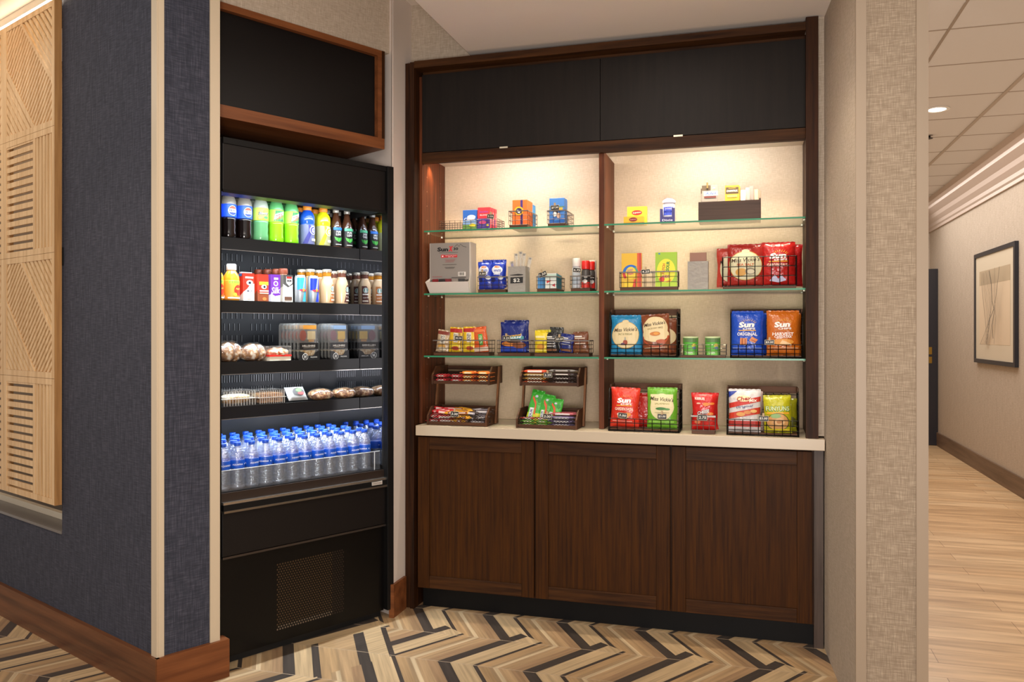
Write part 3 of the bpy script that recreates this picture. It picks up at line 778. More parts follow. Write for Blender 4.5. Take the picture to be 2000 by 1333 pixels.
def sport(label, u, y, z, col, sleeve, swirl, rot=0.0):
    t = at_fridge('sports_drink_bottle', label, 'bottle', u, y, z, rot, G1)
    MB().lathe([(.026, 0), (.033, .001), (.0355, .010), (.0355, .020), (.0345, .06), (.0355, .098), (.0330, .104), (.0355, .110), (.0362, .128), (.0345, .145), (.028, .160), (.020, .168), (.018, .178)], wet(col, .2), 24).build('bottle_body', t)
    m = MB().lathe([(.0361, .006), (.0362, .008), (.0352, .06), (.0362, .100), (.0360, .101)], sleeve, 24)
    m.art([Pg([(-.045, .008), (-.020, .008), (.004, .070), (-.006, .100), (-.016, .100), (-.012, .070)], swirl), El(.010, .074, .020, .021, '#f3f1ea'), El(.010, .074, .0165, .0175, swirl), Tx('G', .010, .074, .024, '#f5f3ee', .019, 0, .15, .05), Rc(.0, .022, .028, .034, '#e7e2d4')], lambda x, z, e: ((.0366+e)*math.sin(x/.0366), -(.0366+e)*math.cos(x/.0366), z), .012, .0003)
    m.build('label', t)
    MB().lathe([(.0205, .172), (.0215, .174), (.0215, .190), (.019, .194), (0, .194)], paint('#f0902c', .4), 18).build('cap', t)
    return t
pr['blu'] = sport('blue sports drink with an orange cap on the top cooler shelf', *srow(0, 600), '#1c4fc0', '#6b6f96', '#3a3a86', .05)
pr['yel'] = sport('yellow sports drink with an orange cap on the top cooler shelf', *srow(0, 631), '#cfd01a', '#a3a276', '#d8d21c', .05)
def tea(label, u, y, z, band, rot=0.0):
    t = at_fridge('tea_bottle', label, 'bottle', u, y, z, rot, G1)
    MB().lathe([(.024, 0), (.028, .001), (.0285, .006), (.0285, .104), (.027, .118), (.021, .138), (.0150, .162), (.0135, .180)], wet('#4a2c1c', .1), 20, a0=PI/4).build('bottle_body', t)
    L1, L2 = '#2f9a38', '#58c04a'
    m = MB().lathe([(.0289, .010), (.0290, .012), (.0290, .102), (.0289, .103)], '#1a1715', 24)
    sh = [Rc(-.028, .090, .028, .103, band), Tx('PURE', .0, .081, .0095, '#e8e6e0', .026, 0, 0, .02), Tx('LEAF', .0, .068, .0105, '#e8e6e0', .029, 0, 0, .02)]
    for s_, l_, c_ in ((-1, .022, L2), (1, .022, L1), (-.35, .017, L1), (.45, .017, L2)):
        dx = s_*l_; dz = .026 if abs(s_) == 1 else .024
        sh.append(Pg([(0, .030), (dx*.35-.003*(1 if s_ > 0 else -1), .030+dz*.75), (dx, .030+dz), (dx*.75, .030+dz*.4)], c_))
    sh.append(Rc(-.016, .016, .016, .020, '#c9c5bc'))
    m.art(sh, cyl(.0290), .008, .0003).build('label', t)
    MB().lathe([(.0150, .178), (.0158, .180), (.0158, .196), (.014, .198), (0, .198)], paint('#b9b4aa', .3, .3), 16).build('cap', t)
    return t
pr['tb'] = tea('dark iced tea bottle with a blue band on its label', *srow(0, 656), '#2f78d6', -.05)
pr['tg'] = tea('dark iced tea bottle with a green band on its label', *srow(0, 677.5), '#58c08a', -.05)
for k in pr: reg(pr[k])
for row in (1, 2):
    yb = y1+.078*row
    for k, px, w in (('pep', 446, 'cola'), ('pep', 477, 'cola'), ('sta', 509, 'lemon-lime soda'), ('dew', 539, 'green soda'), ('dew', 568.5, 'green soda'), ('blu', 600, 'blue sports drink'), ('yel', 631, 'yellow sports drink'), ('tb', 656, 'blue-banded tea'), ('tg', 677.5, 'green-banded tea')):
        u, _, z = on_shelf(0, px, y1)
        place = 'directly behind the front one' if row == 1 else 'at the back'
        side = {446: 'left ', 477: 'right ', 539: 'left ', 568.5: 'right '}.get(px, '')
        dup(pr[k], fridge_pt(u, yb, z), FR, f'{w} bottle {place} in the {side}{w} column', G1b)
# ---- second shelf
y2 = SY+.040
G2 = 'drinks on the second cooler shelf'
def juice(label, px, rot, y=y2):
    u, yy, z = on_shelf(1, px, y)
    t = at_fridge('juice_bottle', label, 'bottle', u, yy, z, rot, G2)
    MB().lathe([(.026, 0), (.033, .001), (.0350, .008), (.0350, .028), (.0335, .034), (.0350, .044), (.0350, .100), (.032, .116), (.023, .132), (.0165, .142), (.0165, .150)], wet('#e39a25', .2), 22).build('bottle_body', t)
    m = MB().lathe([(.0353, .010), (.0355, .012), (.0355, .092), (.0353, .094)], '#ee9a33', 22)
    m.art([Rc(-.040, .080, .040, .092, '#8bbf3f'), El(.004, .050, .021, .024, '#d8341f'), Tx('Apple', .004, .056, .010, '#f3d36a', .028, .05, .2, .02), El(-.012, .030, .008, .008, '#f6c13a'), El(.020, .024, .009, .008, '#f0562c'), Rc(-.045, .012, .045, .018, '#f3efe4'), Rc(.020, .014, .028, .024, '#f7f5ef')], cyl(.0355), .012, .0003)
    m.build('label', t)
    MB().lathe([(.0200, .140), (.0215, .143), (.0215, .164), (.019, .169), (0, .170)], WHT, 18).build('cap', t)
    return t
jb = juice('orange juice bottle with a white cap and apple label on the second cooler shelf', 452, .35)
dupf(jb, 'juice bottle cut off by the frame at the left end of the second cooler shelf', 421, 1, y2, .2)
dup(jb, fridge_pt(on_shelf(1, 436, y2)[0], y2+.075, ZS[1]+.0008), FR, 'juice bottle with a white cap standing behind the other two')
def carton(name, label, px, i, w, dp, h, front, side, rot=0.0, top='#e9e4da', y=y2, cap=None, base='#e9e5dc', group=G2, cat='carton'):
    u, yy, z = on_shelf(i, px, y)
    t = at_fridge(name, label, cat, u, yy-w*.0, z, rot, group)
    m = MB().box(-w/2, w/2, 0, dp, 0, h, base)
    m.art(front, flat(0), None, .0003)
    m.art(side, lambda x, z, e: (-w/2-e, dp-x, z), None, .0003)
    m.build('carton_body', t)
    if cap: MB().lathe([(.011, h), (.011, h+.008), (0, h+.008)], cap, 14, 0, dp/2).build('cap', t)
    return t
rd = '#e2331f'
W_, D_, H_ = .054, .056, .132
milk = carton('milk_carton', 'red and white milk carton beside the juice bottle', 486, 1, W_, D_, H_,
    [Rc(-.027, .0, .027, H_, rd), Pg([(-.027, 0), (.027, 0), (.027, .085), (.006, .078), (-.010, .058), (-.027, .045)], '#efe9df'), Rc(-.018, .108, .022, .116, '#f3ede2'), El(.004, .088, .016, .012, '#dfe7e2'), El(.004, .088, .007, .006, '#24303a'),
     Tx('WHOLE', .004, .062, .007, '#2b3a52', .026), Tx('MILK', .004, .050, .009, '#2b3a52', .028, 0, 0, .02), Rc(-.010, .014, .018, .018, '#c2baa8')],
    [Rc(0, 0, .056, H_, '#df3a22'), Pg([(0, 0), (.056, 0), (.056, .045), (.03, .03), (0, .02)], '#efe9df'), Rc(.010, .118, .045, .130, '#3c77d0')], cap=None)
MB().box(-.027, .027, .02, .036, H_, H_+.006, '#dfe6ee').build('top_seal', milk)
choc = carton('milk_carton', 'red chocolate milk carton between the white milk and the purple carton', 514, 1, W_, D_, H_-.002,
    [Rc(-.027, 0, .027, H_-.002, rd), Rc(-.020, .080, .027, .096, '#c7a432'), Rc(-.027, 0, .027, .046, '#8a4526'), El(.004, .072, .014, .010, '#e8e6dc'), El(.006, .072, .006, .006, '#20262e'), Rc(-.018, .050, .027, .056, '#efe3c8'), Rc(-.018, .040, .027, .045, '#d8c7a2'), El(.006, .016, .010, .008, '#c9763c')],
    [Rc(0, 0, .056, H_-.002, '#e2401f'), Pg([(0, 0), (.056, 0), (.056, .06), (0, .02)], '#8a4526')])
silk = carton('soy_milk_carton', 'purple and white soy milk carton on the second cooler shelf', 538.5, 1, .048, .050, .133,
    [Rc(-.024, 0, .024, .133, '#6d2f9c'), Pg([(-.024, 0), (.024, 0), (.024, .036), (-.004, .030), (-.024, .044)], '#efeaf2'), El(.0, .090, .012, .012, '#efe7f6'), El(0, .090, .008, .008, '#7c3fae'), Rc(-.010, .108, .012, .118, '#d8bfe6'), Tx('Silk', -.001, .058, .030, '#f6f2fa', .044, .05, .2, .01), Tx('SOY', .002, .018, .008, '#6d2f9c', .018)],
    [Rc(0, 0, .050, .133, '#8540b8'), Pg([(0, 0), (.05, 0), (.05, .04), (0, .03)], '#efeaf2')])
mus = carton('protein_shake_carton', 'grey and white protein shake carton with a shield emblem', 562.5, 1, .052, .050, .134,
    [Rc(-.026, 0, .026, .134, '#e3dcd0'), Pg([(-.026, .134), (.026, .134), (.026, .090), (.0, .074), (-.026, .090)], '#4a4744'), Pg([(-.010, .126), (.022, .126), (.022, .096), (.006, .082), (-.010, .096)], '#efece6'), Pg([(-.008, .126), (.020, .126), (.020, .116), (-.008, .116)], '#b02a22'), Tx('MM', .006, .106, .014, '#3b3836', .024, 0, 0, .03), Tx('25', .002, .060, .010, '#4b433d', .014), Tx('PROTEIN', .002, .046, .006, '#4b433d', .030), Rc(-.020, .014, .020, .030, '#5f4030')],
    [Rc(0, 0, .05, .134, '#8f8a84'), Pg([(0, 0), (.05, 0), (.05, .08), (0, .06)], '#ddd6ca')])
def can(label, px, a, b2, c_, y=y2):
    u, yy, z = on_shelf(1, px, y)
    t = at_fridge('energy_drink_can', label, 'can', u, yy-.012, z, -.1, G2)
    m = MB().lathe([(.022, 0), (.0262, .007), (.0262, .122), (.0235, .130), (.0235, .133), (.022, .131), (0, .130)], paint('#c9d2da', .25, .6), 24)
    m.art([Pg([(-.0262, .064), (.0, .064), (.010, .122), (-.0262, .122)], a), Pg([(.0, .008), (.034, .008), (.034, .060), (.012, .060)], b2), Pg([(.012, .066), (.034, .070), (.034, .122), (.020, .122)], a), El(.006, .064, .008, .007, '#f0a92c'), El(-.006, .062, .010, .005, c_), El(.018, .062, .010, .005, c_)], cyl(.0262), .008, .0003)
    m.build('can_body', t)
    MB().lathe([(.0238, .1302), (.0238, .1345), (.0222, .1345), (.0222, .1320)], paint('#d9dce0', .2, .8), 20, caps=False).build('rim', t)
    return t
can('light blue and silver energy drink can on the second cooler shelf', 583.5, '#2f8fc8', '#2f9ac0', '#d23a4a')
can('dark blue and silver energy drink can beside the light blue one', 609, '#1230b8', '#1434b0', '#c22a3c')
def coffee(label, px, capc, labc, rot=-.35, y=y2+.012, group=G2, i=1, h=1.0):
    u, yy, z = on_shelf(i, px, y)
    t = at_fridge('coffee_bottle', label, 'bottle', u, yy, z, rot, group)
    MB().lathe([(.028, 0), (.0315, .001), (.0330, .006), (.0330, .085), (.0325, .100), (.0285, .118), (.0222, .132), (.0212, .138)], wet('#d0b088', .16), 24).build('bottle_body', t)
    MB().lathe([(.0212, .138), (.0205, .142), (.0215, .158), (.0218, .160)], wet(capc, .15), 22).build('neck', t)
    m = MB()
    m.art([Pg([(.004, .010), (.046, .010), (.046, .098), (.022, .098), (.010, .080), (.016, .055)], labc), El(.026, .076, .013, .014, '#e9efe9'), El(.026, .076, .0115, .0125, '#5e8f80'), Pg([(.020, .066), (.032, .066), (.029, .084), (.023, .084)], '#e9efe9'), El(.026, .083, .004, .004, '#e9efe9'), Rc(.012, .052, .042, .058, '#efe7d8'), Tx('Frapp', .027, .038, .009, '#efe7d8', .026), Rc(.014, .018, .042, .024, '#efe2c8')], cyl(.0334), .010, .0003)
    m.build('label', t)
    MB().lathe([(.0232, .158), (.0238, .160), (.0238, .170), (.021, .173), (0, .173)], paint('#d8cdb8', .25, .4), 20).build('cap', t)
    return t
cf = coffee('caramel coffee bottle with an amber neck on the second cooler shelf', 638.5, '#d08a26', '#b5703a')
cm = coffee('mocha coffee bottle with a brown neck at the right end of the second cooler shelf', 667.5, '#7a4a3c', '#5a2f24')
reg(cf); reg(cm)
for r_ in (1, 2, 3):
    for pc, px, nme in ((cf, 638.5, 'caramel'), (cm, 667.5, 'mocha')):
        u, _, z = on_shelf(1, px, y2+.012)
        if r_ < 3: dup(pc, fridge_pt(u, y2+.012+.072*r_, z), FR-.35, f'{nme} coffee bottle {"right behind the front one" if r_==1 else "at the back of its column"}', 'coffee bottles queued behind the front ones')
for k, (px, yy) in enumerate([(606, .30), (589, .345), (622, .37)]):
    u = fpl(px, 560, yy)[0]
    dup(cf, fridge_pt(u, yy, ZS[1]+.0008), FR+.15, ['amber-necked coffee bottle behind the dark blue can', 'amber-necked coffee bottle behind the light blue can', 'amber-necked coffee bottle farthest back behind the cans'][k], 'coffee bottles behind the energy cans')
def shake(label, px, yy):
    u = fpl(px, 560, yy)[0]
    t = at_fridge('shake_bottle', label, 'bottle', u, yy, ZS[1]+.0008, 0, 'brown-capped shake bottles behind the cartons')
    MB().lathe([(.026, 0), (.030, .002), (.031, .01), (.031, .105), (.027, .122), (.0195, .136), (.0195, .144)], wet('#c98f74', .25), 20).build('bottle_body', t)
    m = MB().lathe([(.0313, .014), (.0314, .016), (.0314, .104), (.0313, .106)], '#e8ddd4', 20)
    m.art([Rc(-.03, .07, .03, .09, '#5c8aa8'), Rc(-.03, .03, .03, .06, '#a8402c')], cyl(.0314), .010, .0003).build('label', t)
    MB().lathe([(.0212, .142), (.0220, .144), (.0220, .163), (.019, .168), (0, .168)], paint('#9a4f38', .35), 18).build('cap', t)
    return t
shk = reg(shake('brown-capped shake bottle nearest the front, behind the shield-marked carton', 553, .30))
for px, yy, lb in ((540, .345, 'second brown-capped shake bottle behind the cartons'), (523, .395, 'third brown-capped shake bottle behind the cartons'), (505, .44, 'fourth brown-capped shake bottle, farthest back'), ):
    dup(shk, fridge_pt(fpl(px, 560, yy)[0], yy, ZS[1]+.0008), FR, lb)
# ---- third shelf: pastries and snack packs
def lump(m, L, W, H, mat1, seed, bend=0.0, nu=26, nv=12, cx=0, cy=0, z0=0, ridges=7):
    def fn(u, v):
        t = u*2-1; a = 2*PI*v
        r = max(0.0, 1-abs(t)**2.4)**.5
        rr = r*(1+.07*math.sin(ridges*PI*u)*(1 if ridges else 0))
        p = noise.noise(Vector((u*5+seed, math.cos(a)*1.5, math.sin(a)*1.5)))*.12
        x = t*L/2; y = math.cos(a)*W/2*rr*(1+p); z = math.sin(a)*H/2*rr*(1+p)
        return (cx+x, cy+y-bend*t*t, z0+H*.46+max(z, -H*.46))
    m.grid(fn, nu, nv, mat1); return m
def crust(name, a, b2, c_, sc_=60, p=(.42, .5, .6)):
    m, nt, N, L, b = new_mat(name)
    tc = N.new('ShaderNodeTexCoord'); t = N.new('ShaderNodeTexNoise'); t.inputs['Scale'].default_value = sc_; t.inputs['Detail'].default_value = 4
    L.new(tc.outputs['Object'], t.inputs['Vector'])
    r = N.new('ShaderNodeValToRGB'); L.new(t.outputs['Fac'], r.inputs[0]); e = r.color_ramp.elements
    e[0].position = p[0]; e[0].color = lin(a); e[1].position = p[2]; e[1].color = lin(c_); q = e.new(p[1]); q.color = lin(b2)
    L.new(r.outputs[0], b.inputs['Base Color']); b.inputs['Roughness'].default_value = .5
    return m
SUG = crust('sugared_pastry', '#6f4528', '#b07f4e', '#e6dccb', 45, (.40, .54, .66))
BUN = crust('golden_pastry', '#9c6a36', '#d6a262', '#ecd9b8', 40)
FILM = clear('cling_film', '#fdfdfc', .15, .03, '#f2eee6', .10)
def pastry(label, u, y, z, L, W, H, mat, seed, rot=0.0, group=None, name='wrapped_pastry', lift=0.0):
    t = at_fridge(name, label, 'pastry', u, y, z, rot, group)
    lump(MB(), L, W, H, mat, seed).build('pastry', t)
    lump(MB(), L*1.06, W*1.08, H*1.08, FILM, seed+3).build('film_wrap', t)
    return t
z3 = ZS[2]+.001
G3 = 'pastries on the third cooler shelf'
pastry('sugar-dusted pastry at the left end of the third cooler shelf', fpl(446, 700, .26)[0], .26, z3, .150, .100, .092, SUG, 1, .3, G3)
pastry('sugar-topped golden pastry, second from the left on the third cooler shelf', fpl(494, 700, .26)[0], .26, z3, .145, .100, .085, SUG, 9, .25, G3)
st = at_fridge('strudel_pack', 'clear pack of glazed strudel with a red band on the third cooler shelf', 'pastry pack', fpl(541, 700, .25)[0], .25, z3, .05)
MB().box(-.058, .058, -.028, .05, .0, .022, '#e8d9c2').box(-.060, .060, -.031, .052, .022, .030, '#d0261c').build('tray', st)
lump(MB(), .115, .07, .045, crust('glazed_pastry', '#b5562c', '#e0b488', '#f3eae0', 70), 5, z0=.020).build('strudel', st)
MB().box(-.059, .059, -.030, .052, .0305, .072, FILM).build('lid', st)
def snackpack(label, u, y, z, tone, group, full=True):
    t = at_fridge('snack_pack', label, 'snack pack', u, y, z, .12, group)
    w, h = .118, .150
    def rr(w, z0, z1, r=.012):
        p = []
        for cx, cz, a0 in ((w/2-r, z1-r, 0), (-w/2+r, z1-r, PI/2), (-w/2+r, z0+r, PI), (w/2-r, z0+r, 1.5*PI)):
            p += [(cx+r*math.cos(a0+PI/2*i/4), cz+r*math.sin(a0+PI/2*i/4)) for i in range(5)]
        return p
    MB().yprism(rr(w, .004, h), .012, .016, clear('snack_tray_plastic', '#f4f4f2', .15, .14, '#d8d6cf')).build('tray', t)
    if full:
        f = MB()
        for cx, cz, c_ in ((-.026, .100, '#a8472c' if tone == 'warm' else '#8a5a66'),):
            f.add([(cx+.020*math.cos(a), .010, cz+.022*math.sin(a)) for a in [2*PI*i/20 for i in range(20)]]+[(cx+.020*math.cos(a), .0118, cz+.022*math.sin(a)) for a in [2*PI*i/20 for i in range(20)]], [tuple(range(20))]+[(i, 20+i, 20+(i+1) % 20, (i+1) % 20) for i in range(20)], c_)
        f.box(.002, .048, .009, .0118, .084, .118, '#efd9a0' if tone == 'warm' else '#e8c258').box(.008, .040, .0085, .0118, .074, .083, '#d69a3c').build('cheese_and_meat', t)
        g = MB(); g.yprism([(-.046, .040), (.046, .040), (.038, .024), (.020, .014), (-.030, .014)], .006, .0118, crust('cracker_'+tone, '#c99a5c', '#e6c890', '#f0dfb8', 90)).build('crackers', t)
    MB().yprism(rr(w*.97, .006, h-.002), .000, .0035, clear('snack_lid_plastic', '#fbfbfb', .10, .03, '#ffffff')).build('lid', t)
    b = MB().box(-w/2+.002, w/2-.002, -.0012, -.0002, .044, .070, '#1b1918')
    b.art([Tx('HILLSHIRE', 0, .058, .008, '#e9e4d8', .078, 0, 0, .02), Rc(-.034, .049, .034, .0505, '#a59a88'), Rc(-.035, .126, .045, .142, '#e6a03c' if tone == 'warm' else '#9cc0ea')], flat(-.0012), None, .0003)
    b.build('label', t)
    b = MB()
    b.yprism([(-w/2, .0), (w/2+.004, .0), (w/2+.002, .038), (.040, .032), (.026, .018), (-.020, .018), (-.034, .034), (-w/2, .036)], -.0060, -.0016, '#171514')
    b.art([El(-.026, .014, .017, .014, '#e9e4d8'), El(-.026, .014, .015, .012, '#171514'), Tx('H', -.026, .014, .015, '#e9e4d8', .016, 0, .3, .01), Tx('HILLSHIRE', .026, .012, .005, '#e9e4d8', .040)], flat(-.0060), None, .0003)
    b.build('sleeve', t)
    return t
yH = .245
hu = fpl(603, 700, yH)[0]; hu2 = fpl(662, 700, yH)[0]
s1 = snackpack('upright snack pack with salami and an orange tab, front of the left stack', hu, yH, z3, 'warm', 'upright snack packs')
s2 = snackpack('upright snack pack with a pale blue tab beside the orange-tabbed one', hu2, yH, z3, 'cool', 'upright snack packs')
s1.scale.z = s2.scale.z = 1.2
reg(s1); reg(s2)
for k in range(1, 6):
    dup(s1, fridge_pt(hu-.002*k, yH+.030*k, z3), FR+.12, f'{ORD[k]} snack pack back in the stack led by the orange-tabbed one', 'snack packs queued behind the orange-tabbed one')
for k in range(1, 4):
    dup(s2, fridge_pt(hu2, yH+.030*k, z3), FR+.12, f'{ORD[k]} snack pack back in the stack led by the blue-tabbed one', 'snack packs queued behind the blue-tabbed one')
# ---- fourth shelf
z4 = ZS[3]+.001; G4 = 'baked goods on the fourth cooler shelf'
def clam(label, px0, px1, py, h, fill, y=.24, dp=.12, rot=0.0):
    u0 = fpl(px0, py, y)[0]; u1 = fpl(px1, py, y)[0]; w = (u1-u0)*.97
    t = at_fridge('clamshell_pack', label, 'pastry pack', (u0+u1)/2, y, z4, rot, G4)
    fill(t, w, dp)
    m = MB(); m.box(-w/2, w/2, -.01, dp, 0, h*.45, FILM).box(-w/2-.003, w/2+.003, -.013, dp+.003, h*.45, h*.45+.002, paint('#e9e6df', .2)).box(-w/2+.002, w/2-.002, -.008, dp-.002, h*.45+.002, h, FILM)
    for k in range(12): m.box(-w/2+w*(k+.4)/12, -w/2+w*(k+.55)/12, -.0112, -.0100, .002, h*.43, paint('#e9e6df', .2)).box(-w/2+w*(k+.4)/12, -w/2+w*(k+.55)/12, -.0092, -.0080, h*.5, h-.004, paint('#e9e6df', .2))
    m.build('clamshell', t); return t
def fill_a(t, w, dp):
    lump(MB(), w*.9, .075, .040, BUN, 2, cy=.045, z0=.008, ridges=0).build('cake_roll', t)
    lump(MB(), w*.9, .06, .026, crust('white_icing', '#e3cf9a', '#f4ead2', '#fbf7ee', 40), 2, cy=.040, z0=.028, ridges=0).build('icing', t)
def fill_b(t, w, dp): MB().box(-w/2+.008, w/2-.008, 0.0, dp-.01, .006, .048, crust('brown_cake', '#7c5233', '#a8774c', '#bf9263', 80)).build('cake', t)
clam('clear clamshell with an iced cake roll at the left end of the fourth cooler shelf', 432, 500, 790, .070, fill_a)
clam('clear clamshell of brown cake beside the iced roll', 503, 556, 786, .066, fill_b)
def pouch_flat(label, px, w, h, tilt):
    t = at_fridge('cookie_packet', label, 'packet', fpl(px, 785, .27)[0], .255, z4, .0, G4, 0)
    t.rotation_euler = (0, 0, FR)
    m = MB()
    T_ = lambda x, z: .014*max(0, (1-(2*x/w)**4))**.5*max(0, 1-(2*z/h-1)**4)**.5
    A = math.radians(tilt)
    def q(x, z, off): yy = off; return (x, z*math.sin(A)+yy*math.cos(A), z*math.cos(A)-yy*math.sin(A)+.006)
    m.grid(lambda u, v: q((u-.5)*w, v*h, -T_((u-.5)*w, v*h)), 14, 10, paint('#b4b5b4', .25, .3))
    m.grid(lambda u, v: q((.5-u)*w, v*h, T_((u-.5)*w, v*h)), 14, 10, paint('#cfd0cf', .25, .3))
    m.art([El(.006, h*.5, w*.30, h*.30, '#3a3432'), El(.010, h*.62, .016, .010, '#5fae4a'), El(.016, h*.38, .018, .010, '#8a2f2a'), Tx('COOKIE', -.004, h*.82, .007, '#e8e6e0', .05)], lambda x, z, e: q(x, z, -T_(x, z)-e-.0012), .012, .0006)
    m.build('foil_pouch', t); return t
pouch_flat('silver cookie packet with a dark picture on the fourth cooler shelf', 580, .105, .078, 38)
def cookie(label, px, py, w, seed, y=.26):
    u, _ = fpl(px, py, y)
    t = at_fridge('wrapped_cookie', label, 'cookie', u, y, z4, .2, G4)
    lump(MB(), w, w*.85, .056, crust('cookie_top_'+str(seed), '#7a4c2c', '#b8814c', '#d9bd94', 60), seed, ridges=0).build('cookie', t)
    lump(MB(), w*1.08, w*.93, .060, FILM, seed+1, ridges=0).build('film_wrap', t)
    return t
cookie('large wrapped cookie right of the silver packet', 626, 783, .130, 4)
cookie('large wrapped cookie at the right end of the fourth cooler shelf', 671, 780, .130, 8)
# ---- water bottles
WATER = clear('water_plastic', '#eef3f8', .9, .10, '#dfe8fb', .12, .9)
WCAP = paint('#1c50c4', .35); WLAB = paint('#1450bc', .35)
def water(label):
    t = at_fridge('water_bottle', label, 'bottle', 0, 0, 0, 0, 'front row of water bottles')
    R = .0312
    pf = [(.022, 0), (.029, .001), (R, .008)]
    for k in range(6): pf += [(R, .012+.012*k), (R-.0022, .018+.012*k)]
    pf += [(R, .086), (R, .126), (R-.002, .130), (R, .134), (R-.002, .142), (.026, .156), (.018, .172), (.0128, .180), (.0125, .187)]
    MB().lathe(pf, WATER, 18).build('bottle_body', t)
    m = MB().lathe([(R+.0003, .088), (R+.0005, .089), (R+.0005, .123), (R+.0003, .124)], WLAB, 18)
    m.art([Tx('AQUAFINA', .0, .105, .0085, '#e7effc', .046, 0, .1, .02), Tx('AQUAFINA', -.065, .105, .0085, '#e7effc', .046, 0, .1, .02), Pg([(.030, .108), (.037, .108), (.0335, .101)], '#e7effc')], cyl(R+.0005), .009, .0003)
    m.build('label', t)
    MB().lathe([(.0145, .183), (.0150, .184), (.0150, .196), (.0135, .198), (0, .198)], WCAP, 14).build('cap', t)
    return t
wb = water('leftmost blue-capped water bottle of the front row behind the acrylic guard'); reg(wb)
NX = 12
first = True
for row in range(7):
    yy = .062+.0668*row
    for k in range(NX):
        u = .020+.0665*k+(.018 if row % 2 else 0)
        if u > UR-.036: continue
        rot = (k*37 % 11-5)*.12-.3
        p = fridge_pt(u, yy, ZT+.0008)
        if first: wb.location = p; first = False; continue
        if row < 6: dup(wb, p, FR+rot, f'blue-capped water bottle, {ORD[k]} from the left in the {ORD[row]} row from the front', f'water bottles in the {ORD[row]} row' if row else None)
# ================================================================== goods on the glass shelves and the counter
def span(a, b2, Y): x0, x1 = X(a, Y), X(b2, Y); return (x0+x1)/2, x1-x0
WIRE = paint('#4a3f37', .35, .6); WIREB = paint('#16130f', .4, .5); WOODB = timber('basket_wood_base', '#3a2217', '#6b452c', 'x', 40, .5)
RIMG = paint('#7b736c', .3, .6)
def basket(label, px0, px1, Y, zbase, h, d, wire=WIRE, nx=6, nz=3, base=True, rim=True, r=.0012, rot=0.0, cat='basket', zoff=0.0, bh=.016, rimw=.0055):
    cx, w = span(px0, px1, Y)
    t = thing('wire_basket', label, cat, (cx, Y, zbase+.0005), rot)
    m = MB(); z0 = bh if base else .004
    hw = w/2
    for k in range(nz+1):
        z = z0+(h-z0-.002)*k/nz
        for p, q in (((-hw, 0), (hw, 0)), ((-hw, d), (hw, d)), ((-hw, 0), (-hw, d)), ((hw, 0), (hw, d))): m.tube((p[0], p[1], z), (q[0], q[1], z), r, wire)
    for k in range(nx+1):
        x = -hw+w*k/nx
        for y in (0, d): m.tube((x, y, z0), (x, y, h), r, wire)
    ny = max(2, round(nx*d/w))
    for k in range(1, ny):
        y = d*k/ny
        for x in (-hw, hw): m.tube((x, y, z0), (x, y, h), r, wire)
    if not base:
        for k in range(1, nx): m.tube((-hw+w*k/nx, 0, z0), (-hw+w*k/nx, d, z0), r, wire)
    m.build('wire_grid', t)
    if rim:
        m = MB(); a = .0018
        m.box(-hw-a, hw+a, -a, a, h-rimw, h, RIMG).box(-hw-a, hw+a, d-a, d+a, h-rimw, h, RIMG).box(-hw-a, -hw+a, a, d-a, h-rimw, h, RIMG).box(hw-a, hw+a, a, d-a, h-rimw, h, RIMG)
        m.build('rim', t)
    if base: MB().box(-hw+.002, hw-.002, .001, d-.001, 0, bh, WOODB).build('base_board', t, bevel=.001)
    t['w'] = w
    return t, cx, w
def price(label, px, py, Y, text='$3.50', w=.036, h=.022, rot=0.0, peg=True):
    x, z = onY(px, py, Y)
    t = thing('price_tag', label, 'price tag', (x, Y, z))
    t.rotation_euler = (0, rot, 0)
    m = MB().box(-w/2-.0012, w/2+.0012, -.0012, .0, -h/2-.0012, h/2+.0012, '#d9cdb4').box(-w/2, w/2, -.0018, -.0012, -h/2, h/2, '#171615')
    m.art([Tx(text, 0, 0, h*.50, '#efeadd', w*.82, 0, .1, .012)], flat(-.0018), None, .0004)
    m.build('chalk_card', t)
    if peg: MB().box(-.004, .0, -.005, .004, h/2-.002, h/2+.013, '#c2a680').box(.0002, .0042, -.005, .004, h/2-.002, h/2+.013, '#b39670').build('peg', t)
    return t
def pack(name, label, cx, Y, z, w, d, h, col, front=(), side=(), group=None, cat='box', rot=0.0, step=None, lean=0.0):
    t = thing(name, label, cat, (cx, Y, z), rot, group, lean)
    m = MB().box(-w/2, w/2, 0, d, 0, h, col)
    if front: m.art(front, flat(0), step, .0003)
    if side: m.art(side, lambda x, zz, e: (w/2+e, x, zz), None, .0003)
    m.build('carton_body', t, bevel=.0006, seg=1)
    return t
